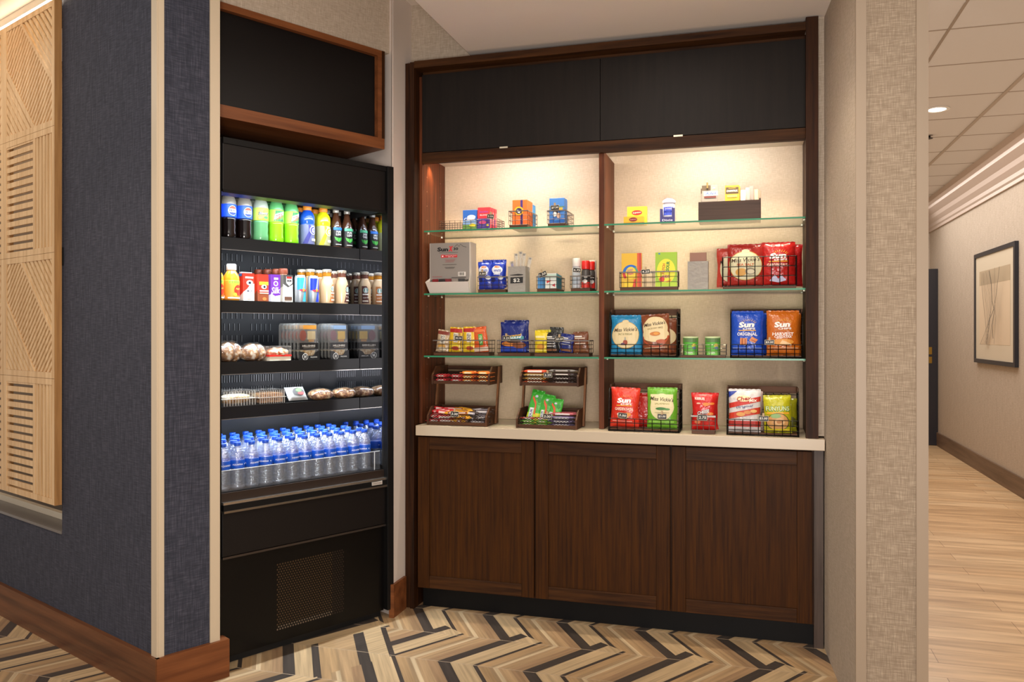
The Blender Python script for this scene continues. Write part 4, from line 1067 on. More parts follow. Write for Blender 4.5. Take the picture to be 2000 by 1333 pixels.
def bag(name, label, cx, Y, z, w, h, d, col, art, group=None, rot=0.0, lean=0.0, roll=0.0, seed=0, cat='chips bag', rough=.24, seal=.012, waist=.05, top=None):
    t = thing(name, label, cat, (cx, Y, z), rot, group, lean, roll)
    def T_(u, v):
        e = max(0.0, 1-abs(u)**3.0)**.6; s_ = max(0.0, math.sin(PI*min(1, max(0, v))))**.42
        n_ = noise.noise(Vector((u*1.7+seed*3.1, v*2.1, seed)))*.10 + noise.noise(Vector((u*4+seed, v*2.2+9, seed*2)))*.06*(1-s_*.5)
        n_ += .10*math.sin(u*(8+seed%3)+seed*2+4*v+2*noise.noise(Vector((u, v*3, seed))))*(abs(v-.5)*2)**2.5
        return d/2*e*s_*(1+n_)+.0006
    def W_(v): return w/2*(1-waist*math.sin(PI*v))
    def edge(u, v): return .004*noise.noise(Vector((u*2+seed, v*3, seed+5)))
    def fr_(u, v, e=0.0):
        return (u*W_(v)+edge(u, v), -T_(u, v)-e, v*h+.003*noise.noise(Vector((u*1.5, seed*1.3, 2)))*(1 if v > .9 else 0))
    body = MB()
    m_ = paint(col, rough, 0, .5) if isinstance(col, str) else col
    body.grid(lambda a, b2: fr_(a*2-1, b2), 16, 20, m_)
    body.grid(lambda a, b2: (lambda p: (p[0], -p[1]*.8, p[2]))(fr_(1-2*a, b2)), 16, 20, m_)
    tm = paint(top, rough) if top else m_
    for z0, z1 in ((h-.001, h+seal*.55), (-seal*.1, .002)):
        n = 14
        body.add([(-w/2+w*i/n, -.0012+.0018*math.sin(i*1.3+seed), z0) for i in range(n+1)]+[(-w/2+w*i/n, -.0012+.0025*math.sin(i*1.3+seed), z1+(.001 if i % 2 else -.001)) for i in range(n+1)], [(i, i+1, n+2+i, n+1+i) for i in range(n)], tm)
    if art:
        step = max(w/9, .008)
        body.art(art, lambda x, zz, e: fr_(max(-.999, min(.999, x/(w/2))), max(0.001, min(.999, zz/h)), e+.0011), step, .0004)
    body.build('pouch', t)
    return t
def g(i): return GZ[i]+.0006
# ---------------------------------------------------------------- top shelf, left niche
Y0 = 3.965
t, cx, w = basket('long wire basket at the left end of the top glass shelf', 858, 972, Y0, g(0), .052, .115, nx=11, nz=4, base=False, rim=False)
zb = g(0)+.006
def tissue(label, px0, px1, Yp, h, d, col, art, side, group): c_, w_ = span(px0, px1, Yp); return pack('tissue_pack', label, c_, Yp, zb, w_, d, h, col, art(w_, h), side(d, h), group)
kb = lambda w, h: [Rc(-w/2, 0, w/2, h*.45, '#7fa7d8'), Rc(-w/2, 0, w/2, h*.22, '#5f8f3e'), El(w*.2, h*.2, w*.22, h*.09, '#e5cf2a'), El(w*.12, h*.62, w*.3, h*.12, '#dfe9f4'), Tx('Classic', 0, h*.52, h*.15, '#f3f5f8', w*.8, 0, .2, .01)]
kr = lambda w, h: [Rc(-w/2, 0, w/2, h*.48, '#3a2a86'), El(-w*.1, h*.3, w*.3, h*.08, '#c23a78'), Tx('Sensitive', 0, h*.80, h*.10, '#3d49a8', w*.7, 0, 0, .01), Tx('BLEND', 0, h*.64, h*.07, '#f4e7e2', w*.6), El(w*.3, h*.15, w*.1, h*.05, '#d9c93a')]
sd = lambda d, h: [Tx('III', d/2, h*.5, h*.6, '#f0b9b4', d*.7)]
tissue('blue pack with a green meadow print in the long wire basket', 904, 931, 3.98, .098, .075, '#2a62b8', kb, sd, 'packs in the long wire basket')
a = tissue('red and navy pack with price tag in the long wire basket', 933, 957, 3.98, .108, .030, '#d9303c', kr, sd, 'packs in the long wire basket')
reg(a)
for k in (1, 2): dup(a, (a.location.x+.003*k, 3.98+.034*k, zb), 0, ['red and navy pack directly behind the tagged one', 'red and navy pack at the back of the long wire basket'][k-1])
price('black price tag tilted on the long wire basket', 958, 423, 3.95, '2.50', .034, .020, .12)
# orange / blue boxes
t, cx, w = basket('wire basket holding the orange and blue boxes on the top glass shelf', 994, 1031, Y0, g(0), .088, .185, nx=3, nz=3)
cc, w_ = span(1001, 1029, 3.972)
oa = [Rc(.004, 0, .016, .125, '#3a2a78'), El(-.004, .070, .024, .022, '#f0b324'), El(-.004, .070, .016, .015, '#2a2350'), Pg([(-.014, .076), (.006, .070), (.000, .058), (-.010, .062)], '#dfe4ea')]
a = pack('medicine_box', 'front orange box with a purple stripe in the orange and blue row', cc, 3.972, g(0)+.017, w_, .026, .126, '#f0702a', oa, [], 'orange boxes on the top shelf'); reg(a)
for k in range(1, 4): dup(a, (cc+.0, 3.972+.0285*k, g(0)+.017-.0), 0, ['second orange box in the orange and blue row', 'third orange box in the orange and blue row', 'last orange box, touching the blue boxes'][k-1])
b_ = pack('medicine_box', 'light blue box directly behind the orange boxes', cc, 4.088, g(0)+.017, w_, .026, .118, '#4aa3dc', [], [Rc(.004, 0, .010, .118, '#2f7fc4')], 'light blue boxes on the top shelf'); reg(b_)
dup(b_, (cc, 4.118, g(0)+.017), 0, 'light blue box at the back of the orange and blue row')
# blue boxes
t, cx, w = basket('wire basket holding the blue boxes near the divider on the top glass shelf', 1069, 1105, Y0, g(0), .082, .185, nx=3, nz=3)
cc, w_ = span(1073, 1102, 3.972)
ba = [Rc(-w_/2, .080, w_/2, .0845, '#4f7a46'), Rc(.004, .062, .030, .078, '#e0a93a'), El(-.006, .050, .014, .018, '#2a2a34'), El(-.010, .046, .010, .012, '#e8e4e2'), El(.010, .038, .010, .014, '#caa78f'), Rc(-w_/2, .0, w_/2, .026, '#1e62b8'), Pg([(-.02, .010), (.02, .018), (.0, .026)], '#3f86cf')]
a = pack('medicine_box', 'front blue box in the basket near the divider', cc, 3.972, g(0)+.017, w_, .032, .126, '#3f78c0', ba, [Rc(.010, .0, .020, .126, '#5b93d8')], 'blue boxes on the top shelf'); reg(a)
dup(a, (cc, 4.006, g(0)+.017), 0, 'second blue box in the basket near the divider')
dup(a, (cc-.006, 4.040, g(0)+.017), 0, 'third blue box in the basket near the divider')
price('price tag on the basket of blue boxes near the divider', 1084, 406, 3.955, '$7.50', .040, .022, -.04)
# ---------------------------------------------------------------- top shelf, right niche
cc, w_ = span(1225, 1263, 4.03)
tea_art = [El(0, .062, .026, .013, '#c22a1c'), El(0, .062, .023, .010, '#a81e16'), Tx('Lipton', 0, .062, .009, '#f7e3da', .040, .06, .25, .01)]
pack('tea_box', 'upright yellow tea box with a red oval on the top right glass shelf', cc, 4.03, g(0), w_, .03, .092, '#ecc62a', tea_art, [], 'tea boxes on the top shelf', rot=0)
cc, w_ = span(1218, 1257, 3.985)
pack('tea_box', 'low yellow and red tea box lying in front of the upright one', cc, 3.985, g(0), w_, .036, .038, '#c9a620', [Rc(-w_/2, 0, w_/2, .008, '#b32418'), El(-.002, .023, .020, .010, '#7a1712'), Tx('Lipton', -.002, .023, .006, '#eab8a8', .030, .03, .25)], [], 'tea boxes on the top shelf')
cc, w_ = span(1289, 1318, 3.985)
nb = thing('tissue_holder', 'navy open-fronted carton on the top right glass shelf', 'carton', (cc, 3.985, g(0)))
NV = paint('#2f2a68', .5)
m = MB().yprism([(-w_/2, 0), (w_/2, 0), (w_/2, .072), (w_/2-.014, .072), (w_/2-.014, .030), (-w_/2+.014, .030), (-w_/2+.014, .068), (-w_/2, .070)], 0, .0015, NV)
m.box(-w_/2, -w_/2+.0015, .0016, .065, 0, .070, NV).box(w_/2-.0015, w_/2, .0016, .065, 0, .072, paint('#cfc0b0', .5)).box(-w_/2+.0016, w_/2-.0016, .0635, .065, 0, .075, NV).box(-w_/2+.0016, w_/2-.0016, .0016, .0634, 0, .002, NV)
m.art([Tx('Dixie', 0, .014, .009, '#e6e2f2', w_*.7, 0, 0, .01)], flat(0)); m.build('carton_body', nb)
tt = thing('white_tub', 'white lidded tub with a blue label standing in the navy carton', 'tub', (cc+.004, 4.019, g(0)+.0025))
m = MB().lathe([(.027, 0), (.029, .002), (.029, .088), (.026, .094), (.024, .096)], paint('#e9e7f0', .35), 24)
m.art([Rc(-.026, .036, .024, .076, '#3f55c8'), Rc(-.026, .050, .024, .058, '#2a3aa0'), Tx('mints', .0, .068, .008, '#f0f0fa', .030)], cyl(.029), .01); m.build('tub_body', tt)
MB().lathe([(.031, .096), (.0315, .098), (.0315, .106), (.026, .112), (.018, .116), (0, .116)], paint('#e4e1ee', .35), 24).lathe([(.010, .1161), (.018, .1161), (.018, .1185), (.0, .1185)], paint('#6f69a6', .4), 20).build('lid', tt)
cc, w_ = span(1364, 1486, 3.975)
ob = thing('wooden_tray', 'dark wooden box tray full of small packets on the top right glass shelf', 'box', (cc, 3.975, g(0)))
OB = timber('espresso_wood', '#2a1c15', '#463127', 'x', 30, .45); hh_ = .092; dd = .14
MB().box(-w_/2, w_/2, 0, .008, 0, hh_, OB).box(-w_/2, -w_/2+.008, .0081, dd-.0081, 0, hh_, OB).box(w_/2-.008, w_/2, .0081, dd-.0081, 0, hh_+.008, OB).box(-w_/2, w_/2, dd-.008, dd, 0, hh_+.004, OB).box(-w_/2+.0081, w_/2-.0081, .0081, dd-.0081, 0, .008, OB).build('box_body', ob)
MB().box(-w_*.17, -w_*.17+.006, .0081, dd-.0081, .0081, hh_-.004, OB).box(w_*.2, w_*.2+.006, .0081, dd-.0081, .0081, hh_-.004, OB).build('divider', ob)
zz = g(0)+.0085
def card(label, px0, px1, top, col, art, Yc=4.02, nm='remedy_card', cat='packet', th=.006):
    c_, w2 = span(px0, px1, Yc); h = Z(px0, top, Yc)-zz
    return pack(nm, label, c_, Yc, zz, w2, th, h, col, art(w2, h), [], 'packets in the dark wooden box', cat)
ad = lambda w, h: [Rc(-w/2, h-.024, w*.05, h, '#51422f'), El(w*.25, h-.014, .006, .004, '#efe8dc'), Rc(-w*.38, h-.050, w/2, h-.028, '#d7d9e4'), Tx('Advil', w*.05, h-.039, .014, '#3a55b0', w*.7, 0, .2, .02), Rc(-w*.35, h-.060, w*.4, h-.052, '#6a2f2a')]
a = card('grey and white card with a brown top corner in the dark box', 1371, 1402, 363, '#8e8479', ad); reg(a)
dup(a, a.location+Vector((-.006, .010, -.012)), 0, 'grey card tucked behind the brown-cornered one')
ch = lambda w, h: [Rc(-w/2+.003, h-.040, w/2-.003, h-.008, '#4b3b22'), Tx('CHAPSTICK', 0, h-.026, .009, '#f0e6d2', w*.78, 0, 0, .02), Tx('CLASSIC', 0, h-.013, .004, '#e2c14a', w*.5), Rc(-w*.35, h-.056, w*.35, h-.045, '#f2d05a')]
a = card('mustard and brown card in the middle of the dark box', 1416, 1444, 363, '#c79a24', ch); reg(a)
dup(a, a.location+Vector((.004, .010, -.004)), 0, 'mustard card directly behind the middle one')
for k, (px, top, c_) in enumerate([(1452, 372, '#e9e4da'), (1461, 366, '#9a8f86'), (1468, 362, '#877c75'), (1477, 368, '#b39a82'), (1482, 370, '#8f7c69')]):
    cx_, zt = onY(px, top, 4.03)
    t_ = thing('small_sachet', ['white sachet', 'grey sachet', 'dark grey sachet', 'tan sachet', 'brown sachet'][k]+' at the right end of the dark wooden box', 'sachet', (cx_, 4.015+.011*k, zz), .1, 'sachets in the dark wooden box', -.08)
    hh2 = zt-zz
    m = MB().grid(lambda u, v: ((u-.5)*.022, -.0035*(1-(2*u-1)**2)**.5-.0004, v*hh2), 8, 5, paint(c_, .3)).grid(lambda u, v: ((.5-u)*.022, .0035*(1-(2*u-1)**2)**.5+.0004, v*hh2), 8, 5, paint(c_, .3)).build('pouch', t_)
t_ = thing('clothes_peg', 'tiny wooden peg clipped to the top of the brown-cornered card', 'peg', (X(1381.5, 4.017), 4.0165, Z(1382, 366, 4.017)))
MB().box(-.004, .0, -.004, .003, -.006, .022, '#6e5a30').box(.0002, .004, -.004, .003, -.006, .022, '#7e6838').build('peg_arm', t_)
# ---------------------------------------------------------------- middle shelf, left niche
cc, w_ = span(840, 917, 3.975)
sx = thing('sachet_dispenser', 'grey and white sunscreen sachet dispenser box standing on the middle left glass shelf', 'dispenser', (cc, 3.975, g(1)))
GR = paint('#8f8780', .5); WB2 = paint('#d9cfc6', .55)
m = MB().box(-w_/2, w_/2, .0, .002, .072, .262, GR).box(w_/2-.0, w_/2+.002, .0, .10, .0, .264, WB2).box(-w_/2-.002, -w_/2, .0, .10, .0, .262, WB2).box(-w_/2, w_/2, .098, .10, 0, .262, WB2).box(-w_/2, w_/2, .0021, .0979, .258, .262, WB2).box(-w_/2, w_/2, .0021, .0979, .0, .002, WB2)
m.art([Tx('Sun', -.038, .229, .022, '#1a1716', .060, 0, 0, .05), Tx('X', .006, .231, .028, '#d3262c', .026, 0, .2, .07), Tx('30', .034, .230, .014, '#1a1716', .026, 0, 0, .04), Rc(-.058, .2105, .046, .2125, '#5b534d'),
       Rc(-.030, .186, .042, .200, '#c3262c'), El(-.038, .193, .010, .009, '#d3343a'), El(-.038, .193, .004, .004, '#f6eeee'), Tx('BROAD SPECTRUM', .008, .195, .004, '#f3e6e6', .060), Tx('SPF 30', .008, .189, .004, '#f3e6e6', .030),
       Rc(-.026, .174, .032, .1755, '#a8464a'), Rc(-.020, .168, .028, .1695, '#a8464a'), Rc(-.024, .162, .024, .1635, '#a8464a'),
       Rc(-.038, .148, .040, .150, '#4c4642'), Rc(-.026, .134, .030, .136, '#4c4642'), Rc(-.022, .129, .026, .131, '#4c4642'), Rc(.048, .088, .090, .110, '#ded6cf'), Rc(.012, .080, .092, .083, '#4c4642'), Rc(-.095, .086, -.040, .088, '#a8464a')]
      + [Rc(.053+.0045*k, .092, .0548+.0045*k+(k % 3)*.0006, .107, '#4c4642') for k in range(7)] + curve_band([(.030, .240), (.045, .252), (.055, .240), (.062, .253), (.075, .242), (.095, .236)], .0010, '#2c2624'), flat(0), None, .0003)
m.build('box_body', sx)
m = MB(); WT = paint('#e2d9d0', .55)
m.add([(-w_/2, -.001, 0), (w_/2, -.001, 0), (w_/2+.006, -.040, .058), (-w_/2-.010, -.040, .058)], [(0, 1, 2, 3)], WT)
m.add([(-w_/2, .001, .0), (w_/2, .001, .0), (w_/2+.006, -.038, .058), (-w_/2-.010, -.038, .058)], [(0, 3, 2, 1)], WT)
m.add([(w_/2, 0, 0), (w_/2, .0, .082), (w_/2+.006, -.040, .058)], [(0, 1, 2)], WT)
m.add([(w_/2+.001, 0, 0), (w_/2+.001, .0, .082), (w_/2+.007, -.040, .058)], [(0, 2, 1)], WT)
m.add([(-w_/2, 0, 0), (-w_/2, .0, .080), (-w_/2-.010, -.040, .058)], [(0, 2, 1)], WT)
m.add([(-w_/2-.001, 0, 0), (-w_/2-.001, .0, .080), (-w_/2-.011, -.040, .058)], [(0, 1, 2)], WT)
m.build('tray_flap', sx)
for k in range(5):
    t_ = thing('sunscreen_sachet', ['maroon sachet at the left of the dispenser tray', 'dark sachet second in the dispenser tray', 'maroon sachet in the middle of the dispenser tray', 'grey sachet right of centre in the dispenser tray', 'black sachet at the right of the dispenser tray'][k], 'sachet', (cc-.072+.036*k, 3.9585, g(1)+.040), .08*(k-2), 'sachets in the dispenser tray', .15)
    MB().box(-.017, .017, 0, .004, 0, .034, ['#7a1a22', '#2a2325', '#6a1620', '#8a8078', '#1d1a1a'][k]).build('pouch', t_)
# wafer bags
t, cx, w = basket('wire basket with blue wafer bags on the middle left glass shelf', 933, 988, Y0, g(1), .082, .10, nx=4, nz=3)
wa = lambda: [El(-.004, .100, .030, .022, '#e9ecf2'), Tx('Mini', -.002, .116, .013, '#d5761f', .030, .05, .2, .03), Tx('WHITE', 0, .096, .012, '#2a4ab0', .040, 0, 0, .03), Tx('Bites', 0, .080, .012, '#e9edf6', .036, 0, .2, .02), Rc(-.034, .0, .034, .030, '#1f2f96'), El(.02, .060, .014, .01, '#d9dce6'), El(-.02, .050, .010, .014, '#16246e')]
for k, (px, y_, rl, lb) in enumerate([(949, 4.0, -.04, 'front left blue wafer bag in its basket'), (972, 4.005, .03, 'front right blue wafer bag beside the grey holder'), (955, 4.045, .02, 'blue wafer bag behind the front left one'), (976, 4.05, .0, 'blue wafer bag behind the front right one')]):
    bag('wafer_bag', lb, X(px, y_), y_, g(1)+.018+(.012 if k > 1 else 0), .074, .138, .030, '#2440b8', wa() if k < 2 else [], 'blue wafer bags', seed=k+20, roll=rl, cat='bag')
price('price tag on the basket of blue wafer bags', 942, 535, 3.955, '3.00', .036, .020)
def holder(label, px0, px1, top, i, dp, art):
    c_, w_ = span(px0, px1, 3.965); h = Z(px0, top, 3.965)-g(i)
    t_ = thing('concrete_holder', label, 'holder', (c_, 3.965, g(i))); M_ = paint('#9a948c', .6, 0, .3)
    m = MB().box(-w_/2, w_/2, 0, .004, 0, h, M_).box(-w_/2, w_/2, dp-.004, dp, 0, h, M_).box(-w_/2, -w_/2+.004, .0041, dp-.0041, 0, h, M_).box(w_/2-.004, w_/2, .0041, dp-.0041, 0, h, M_).box(-w_/2+.0041, w_/2-.0041, .0041, dp-.0041, 0, .004, M_)
    if art: m.art(art, flat(0), None, .0004)
    m.build('holder_body', t_)
    return c_, w_, h
c_, w_, h = holder('grey square holder marked with a two dollar price on the middle left glass shelf', 992, 1026, 521, 1, .085,
    [Pg([(-.033, .045), (.033, .047), (.034, .078), (-.032, .076)], '#1b1918'), Tx('$2', .0, .060, .020, '#e9e6de', .034, 0, 0, .01), Pg([(-.034, .086), (.010, .084), (.034, .086), (.034, .090), (.008, .093), (-.034, .088)], '#1b1918')])
for k, (dx, top, rl, c1, lb) in enumerate([(-.024, 508, -.12, '#5a4fb8', 'toothbrush packet with a purple bristle tip leaning left'), (-.008, 493, -.04, '#e9e2d6', 'tall clear toothbrush packet second from the left in the grey holder'), (.004, 489, .03, '#e2d9cb', 'tallest clear toothbrush packet in the grey holder'), (.014, 492, .08, '#efe9e0', 'clear toothbrush packet right of the tallest one'), (.026, 498, .22, '#dcd6ce', 'clear toothbrush packet leaning right out of the grey holder')]):
    zt = Z(1010, top, 4.0)-g(1)-.012
    t_ = thing('toothbrush_packet', lb, 'packet', (c_+dx*.55, 3.985+.012*k, g(1)+.006), 0, 'toothbrush packets in the grey holder'); t_.rotation_euler = (0, rl, 0)
    MB().grid(lambda u, v: ((u-.5)*.024, -.004*(1-(2*u-1)**2)**.5, v*zt), 8, 4, clear('clear_sleeve', '#f6f4f0', .4, .25, '#e9e2d8', .1) if k == 0 else bpy.data.materials['clear_sleeve']).build('sleeve', t_)
    MB().box(-.003, .003, .001, .004, .01, zt-.03, '#efe9df').box(-.006, .006, .0, .006, zt-.032, zt-.004, c1).box(-.005, .007, -.002, -.001, zt-.012, zt-.003, '#3a3330').build('toothbrush', t_)
# teal boxes
t, cx, w = basket('wire basket with teal, blue and white boxes on the middle left glass shelf', 1048, 1087, Y0, g(1), .078, .18, nx=3, nz=3)
zb1 = g(1)+.017
c_, w_ = span(1050, 1063, 3.972); pack('lotion_box', 'blue box at the front left of the teal box basket', c_, 3.972, zb1, w_, .03, .066, '#4a8cc4', [Rc(-w_*.1, 0, w_*.1, .066, '#3a78b4')], [], 'boxes in the teal box basket')
c_, w_ = span(1064.5, 1087, 3.972)
a = pack('bandage_box', 'white box with red triangles at the front of the teal box basket', c_, 3.972, zb1, w_-.002, .028, .076, '#dfe2dc', [Rc(-w_/2+.002, .052, w_/2-.002, .072, '#bcd2c4'), Pg([(-.022, .040), (.006, .040), (-.020, .026)], '#d23338'), Pg([(.022, .026), (.022, .008), (.006, .016)], '#c22a38')], [Rc(0, 0, .028, .076, '#3f9db4')], 'boxes in the teal box basket'); 
c2 = c_
for k in range(3):
    pack('bandage_box', ['teal box just behind the red and white one', 'teal box in the middle of its row', 'teal box at the back of its basket'][k], c2, 4.004+.031*k, zb1, w_-.002, .028, .074-.002*k, '#2f93ae', [], [Rc(.004, .01, .012, .06, '#4fb3c8')], 'boxes in the teal box basket')
price('tilted price tag on the teal box basket', 1060, 536, 3.955, '1.50', .040, .022, -.35)
t, cx, w = basket('wire basket of spray cans beside the divider on the middle left glass shelf', 1114, 1153, Y0, g(1), .078, .18, nx=3, nz=3)
def spray(label, px, Yp, capc, body, top, art, shoulder='#23201f'):
    x_ = X(px, Yp); h = Z(px, top, Yp)-zb1
    t_ = thing('spray_can', label, 'spray can', (x_, Yp, zb1), 0, 'spray cans beside the divider')
    R = .0215
    m = MB().lathe([(R-.001, 0), (R, .002), (R, h-.052), (R-.002, h-.046), (R-.005, h-.042)], paint(body, .3), 20)
    m.art(art, cyl(R), .008, .0003); m.build('can_body', t_)
    MB().lathe([(R-.0015, h-.0415), (R-.001, h-.040), (R-.001, h-.004), (R-.003, h), (0, h)], paint(capc, .35), 20).build('cap', t_)
    return t_
spray('white-capped pale spray can in the front of the spray can basket', 1126, 3.998, '#e9e3da', '#c9d0d6', 505, [Rc(-.014, .02, .014, .05, '#aab6c2')])
a = spray('red-capped black and red spray can at the front', 1144, 3.998, '#e02a22', '#4a4542', 510, [Rc(-.034, .002, .034, .030, '#d62c20'), Rc(-.010, .042, .018, .062, '#1a1817'), El(.0, .034, .012, .010, '#e8e2dc'), Rc(-.006, .052, .012, .056, '#d9d4cc')]); reg(a)
dup(a, (a.location.x+.016, 4.048, zb1), .4, 'red-capped black spray can behind the front red-capped one')
spray('white-capped spray can at the back of the spray can basket', 1157, 4.10, '#dcd2c6', '#cfc8bf', 509, [])
price('price tag on the spray can basket', 1127, 528, 3.955, '6.75', .038, .020, .1, peg=False)
# ---------------------------------------------------------------- middle shelf, right niche
t, cx, w = basket('long wire basket with two candy boxes on the middle right glass shelf', 1210, 1324, Y0, g(1), .092, .06, nx=7, nz=3)
c_, w_ = span(1214, 1253, 3.972)
hh_ = Z(1230, 495, 3.972)-zb1; 
def arc(cx, cz, r0, r1, a0, a1, c, n=12): return Pg([(cx+r0*math.cos(a0+(a1-a0)*i/n), cz+r0*math.sin(a0+(a1-a0)*i/n)) for i in range(n+1)]+[(cx+r1*math.cos(a1-(a1-a0)*i/n), cz+r1*math.sin(a1-(a1-a0)*i/n)) for i in range(n+1)], c)
pack('candy_box', 'candy box with a blue arch on yellow in the long candy basket', c_, 3.972, zb1, w_, .022, hh_, '#e2b52e',
     [Rc(w_*.28, 0, w_/2, hh_, '#d8542e'), Rc(w_*.40, 0, w_*.46, hh_, '#b8382a'), arc(-.003, hh_*.42, .026, .040, PI*.25, PI*1.0, '#1e68c4'), arc(-.003, hh_*.42, .026, .036, 0, PI*.3, '#4f9c72'), arc(-.003, hh_*.42, .028, .040, PI*1.0, PI*1.25, '#d2322c'), El(-.003, hh_*.42, .025, .030, '#f4cf3a'),
      Tx('SWEET', -.006, hh_*.50, .010, '#8a4aa0', .030, .12, 0, .02), Tx('FISH', -.006, hh_*.40, .013, '#c8407c', .028, .12, 0, .03), Pg([(-.034, 0), (.0, 0), (.010, .018), (-.034, .030)], '#f2cf2e'), Pg([(.006, 0), (.020, 0), (.024, .040), (.012, .038)], '#d8482c')], [], 'candy boxes')
c_, w_ = span(1280, 1322, 3.972); hh_ = Z(1300, 493, 3.972)-zb1
pack('candy_box', 'green and yellow candy box in the long candy basket', c_, 3.972, zb1, w_, .022, hh_, '#9cc22e',
     [El(0, hh_*.45, .044, .060, '#e6e034'), Rc(-w_/2, 0, w_/2, .020, '#b9d63a'), Tx('SOUR', .008, hh_*.60, .016, '#2c7a34', .046, PI/2-.1, 0, .04), Tx('PATCH', -.012, hh_*.52, .013, '#c8602a', .050, PI/2-.1, 0, .04), El(-.020, .036, .013, .012, '#d8412c'), Tx('KIDS', .0, hh_*.30, .014, '#a8387a', .034, 0, 0, .03), Pg([(.004, .020), (.026, .030), (.022, .036), (.0, .026)], '#e2a22c'), Rc(-.036, hh_-.010, -.028, hh_-.003, '#3c78b8')], [], 'candy boxes')
price('price tag in the middle of the candy box basket', 1261, 531, 3.955, '4.25', .040, .020, -.05)
c_, w_, h = holder('plain grey square holder on the middle right glass shelf', 1343, 1383, 511, 1, .06, None)
pt = pack('snack_packet', 'brown packet standing in the plain grey holder', c_, 3.985, g(1)+.0045, w_-.018, .018, Z(1360, 493, 3.985)-g(1)-.006, '#8a5e4c', [Rc(-.030, .100, .030, .116, '#a87a62'), El(.0, .104, .006, .008, '#d8b48c'), Rc(-.038, .119, .038, .130, '#e9dcc8')], [], None, 'packet')
# big black wire basket with chips
t, cx, w = basket('black wire basket with two red chips bags on the middle right glass shelf', 1411, 1556, 3.955, g(1), .150, .19, wire=WIREB, nx=9, nz=3, base=True, rim=False, r=.0019, bh=.014)
def vick(w, h, mid, name, sub, pic='#d8a23c', txt='#4a3320', disc='#ead7a6', dx=0.0):
    return [El(dx, h*.50, w*.455, h*.36, '#c9a84e', 28), El(dx, h*.50, w*.44, h*.345, disc, 28), El(dx, h*.855, w*.11, h*.045, disc), Tx('Miss Vickie\'s', dx, h*.64, h*.10, txt, w*.78, .05, .25, .012), Tx(name, dx, h*.52, h*.048, '#7a7a3c', w*.50, 0, 0, .01)]+sub
def sunc(w, h, flav, fc='#fbf6ee', ext=(), ry='#f2c23a', line='#f0b02a'):
    a = []
    for k in range(9):
        an = math.radians(25+k*17); cx_, cz = w*.04, h*.71
        a.append(Pg([(cx_+w*.20*math.cos(an-.05), cz+h*.085*math.sin(an-.05)), (cx_+w*.20*math.cos(an+.05), cz+h*.085*math.sin(an+.05)), (cx_+w*.30*math.cos(an), cz+h*.15*math.sin(an))], ry))
    a += [Tx('Sun', -w*.02, h*.70, h*.13, '#fbf8f2', w*.50, .05, .12, .05), Tx('CHIPS', w*.06, h*.605, h*.045, '#fbf8f2', w*.40, .03, 0, .03), Rc(-w*.28, h*.555, w*.28, h*.575, line), Tx(flav, 0, h*.48, h*.075, fc, w*.66, 0, 0, .02)]
    return a+list(ext)
zc = g(1)+.016
w_, h_ = .158, .195
c1 = X(1456, 4.01); c2 = X(1520, 4.01)
h1 = Z(1456, 480, 4.01)-zc
bag('chips_bag', 'red chips bag with a cream oval in the black wire basket', c1, 4.01, zc, .165, h1, .055, '#a82f28', vick(.165, h1, 0, 'SEA SALT', [Tx('SEA SALT', 0, h1*.52, h1*.06, '#d0622c', .080, 0, 0, .02), El(-.020, h1*.34, .026, .018, '#d29a3c'), El(.022, h1*.36, .024, .016, '#8f8468'), El(.024, h1*.35, .018, .010, '#d9cfae')], disc='#d9d2ac'), 'chips bags in the black wire basket', seed=1, waist=.02)
h2 = Z(1520, 476, 4.01)-zc
bag('chips_bag', 'glossy red chips bag with white lettering in the black wire basket', c2, 4.01, zc, .150, h2, .060, '#b3201c', sunc(.15, h2, 'GARDEN SALSA', '#f3d9c8', [Pg([(-.040, .022), (-.018, .050), (0, .030), (.012, .048), (.036, .024), (0, .014)], '#c9cbe8')]), 'chips bags in the black wire basket', seed=2, waist=.02)
bag('chips_bag', 'red and cream chips bag squeezed at the left end of the black wire basket', X(1427, 4.06), 4.07, zc, .13, h1-.012, .045, '#c0453a', [El(.0, h1*.45, .052, .065, '#dcd6b0'), Tx('M', -.045, h1*.62, .018, '#3a2a1c', .012, 0, .2, .02)], 'chips bags in the black wire basket', seed=3)
bag('chips_bag', 'dark red chips bag behind the glossy one in the black wire basket', X(1535, 4.08), 4.08, zc, .150, h2-.006, .05, '#9c1b1c', [], 'chips bags in the black wire basket', seed=4)
# ---------------------------------------------------------------- lowest glass shelf, left niche
z2 = g(2); zb2 = z2+.017
t, cx, w = basket('wire basket with four snack stick packets at the left end of the lowest glass shelf', 846, 955, Y0, z2, .080, .10, nx=6, nz=3)
def stick(label, px, top, wpx, y_, base, art, roll=0.0, tone='#d0b08a', seed=0, grp='snack packets in the left basket'):
    c_, w_ = span(px-wpx/2, px+wpx/2, y_); h = Z(px, top, y_)-zb2
    return bag('snack_packet', label, c_, y_, zb2, w_, h-.004, .020, base, art(w_, h), grp, roll=roll, seed=seed, cat='packet', waist=.0, seal=.010)
nut = lambda c1_, c2_, cap, word: (lambda w, h: [Rc(-w*.46, h*.80, w*.46, h*.95, cap), Rc(-w*.16, h*.40, w*.18, h*.78, '#f2ead8'), Tx(word, .0, h*.60, w*.26, '#2a2320', h*.30, PI/2, 0, .02), El(0, h*.26, w*.32, h*.10, c1_), El(.004, h*.16, w*.30, h*.08, c2_)])
stick('tan snack packet leaning at the left end of its basket', 863, 645, 24, 4.01, '#cdb492', nut('#d8a24c', '#e9dcc0', '#8a3a2a', 'NUTS'), .14, seed=31)
stick('yellow snack packet with a red top, left of the pair', 889, 640, 25, 4.0, '#e8bd2c', nut('#f4d93a', '#b5402a', '#b5221c', 'HONEY'), .07, seed=32)
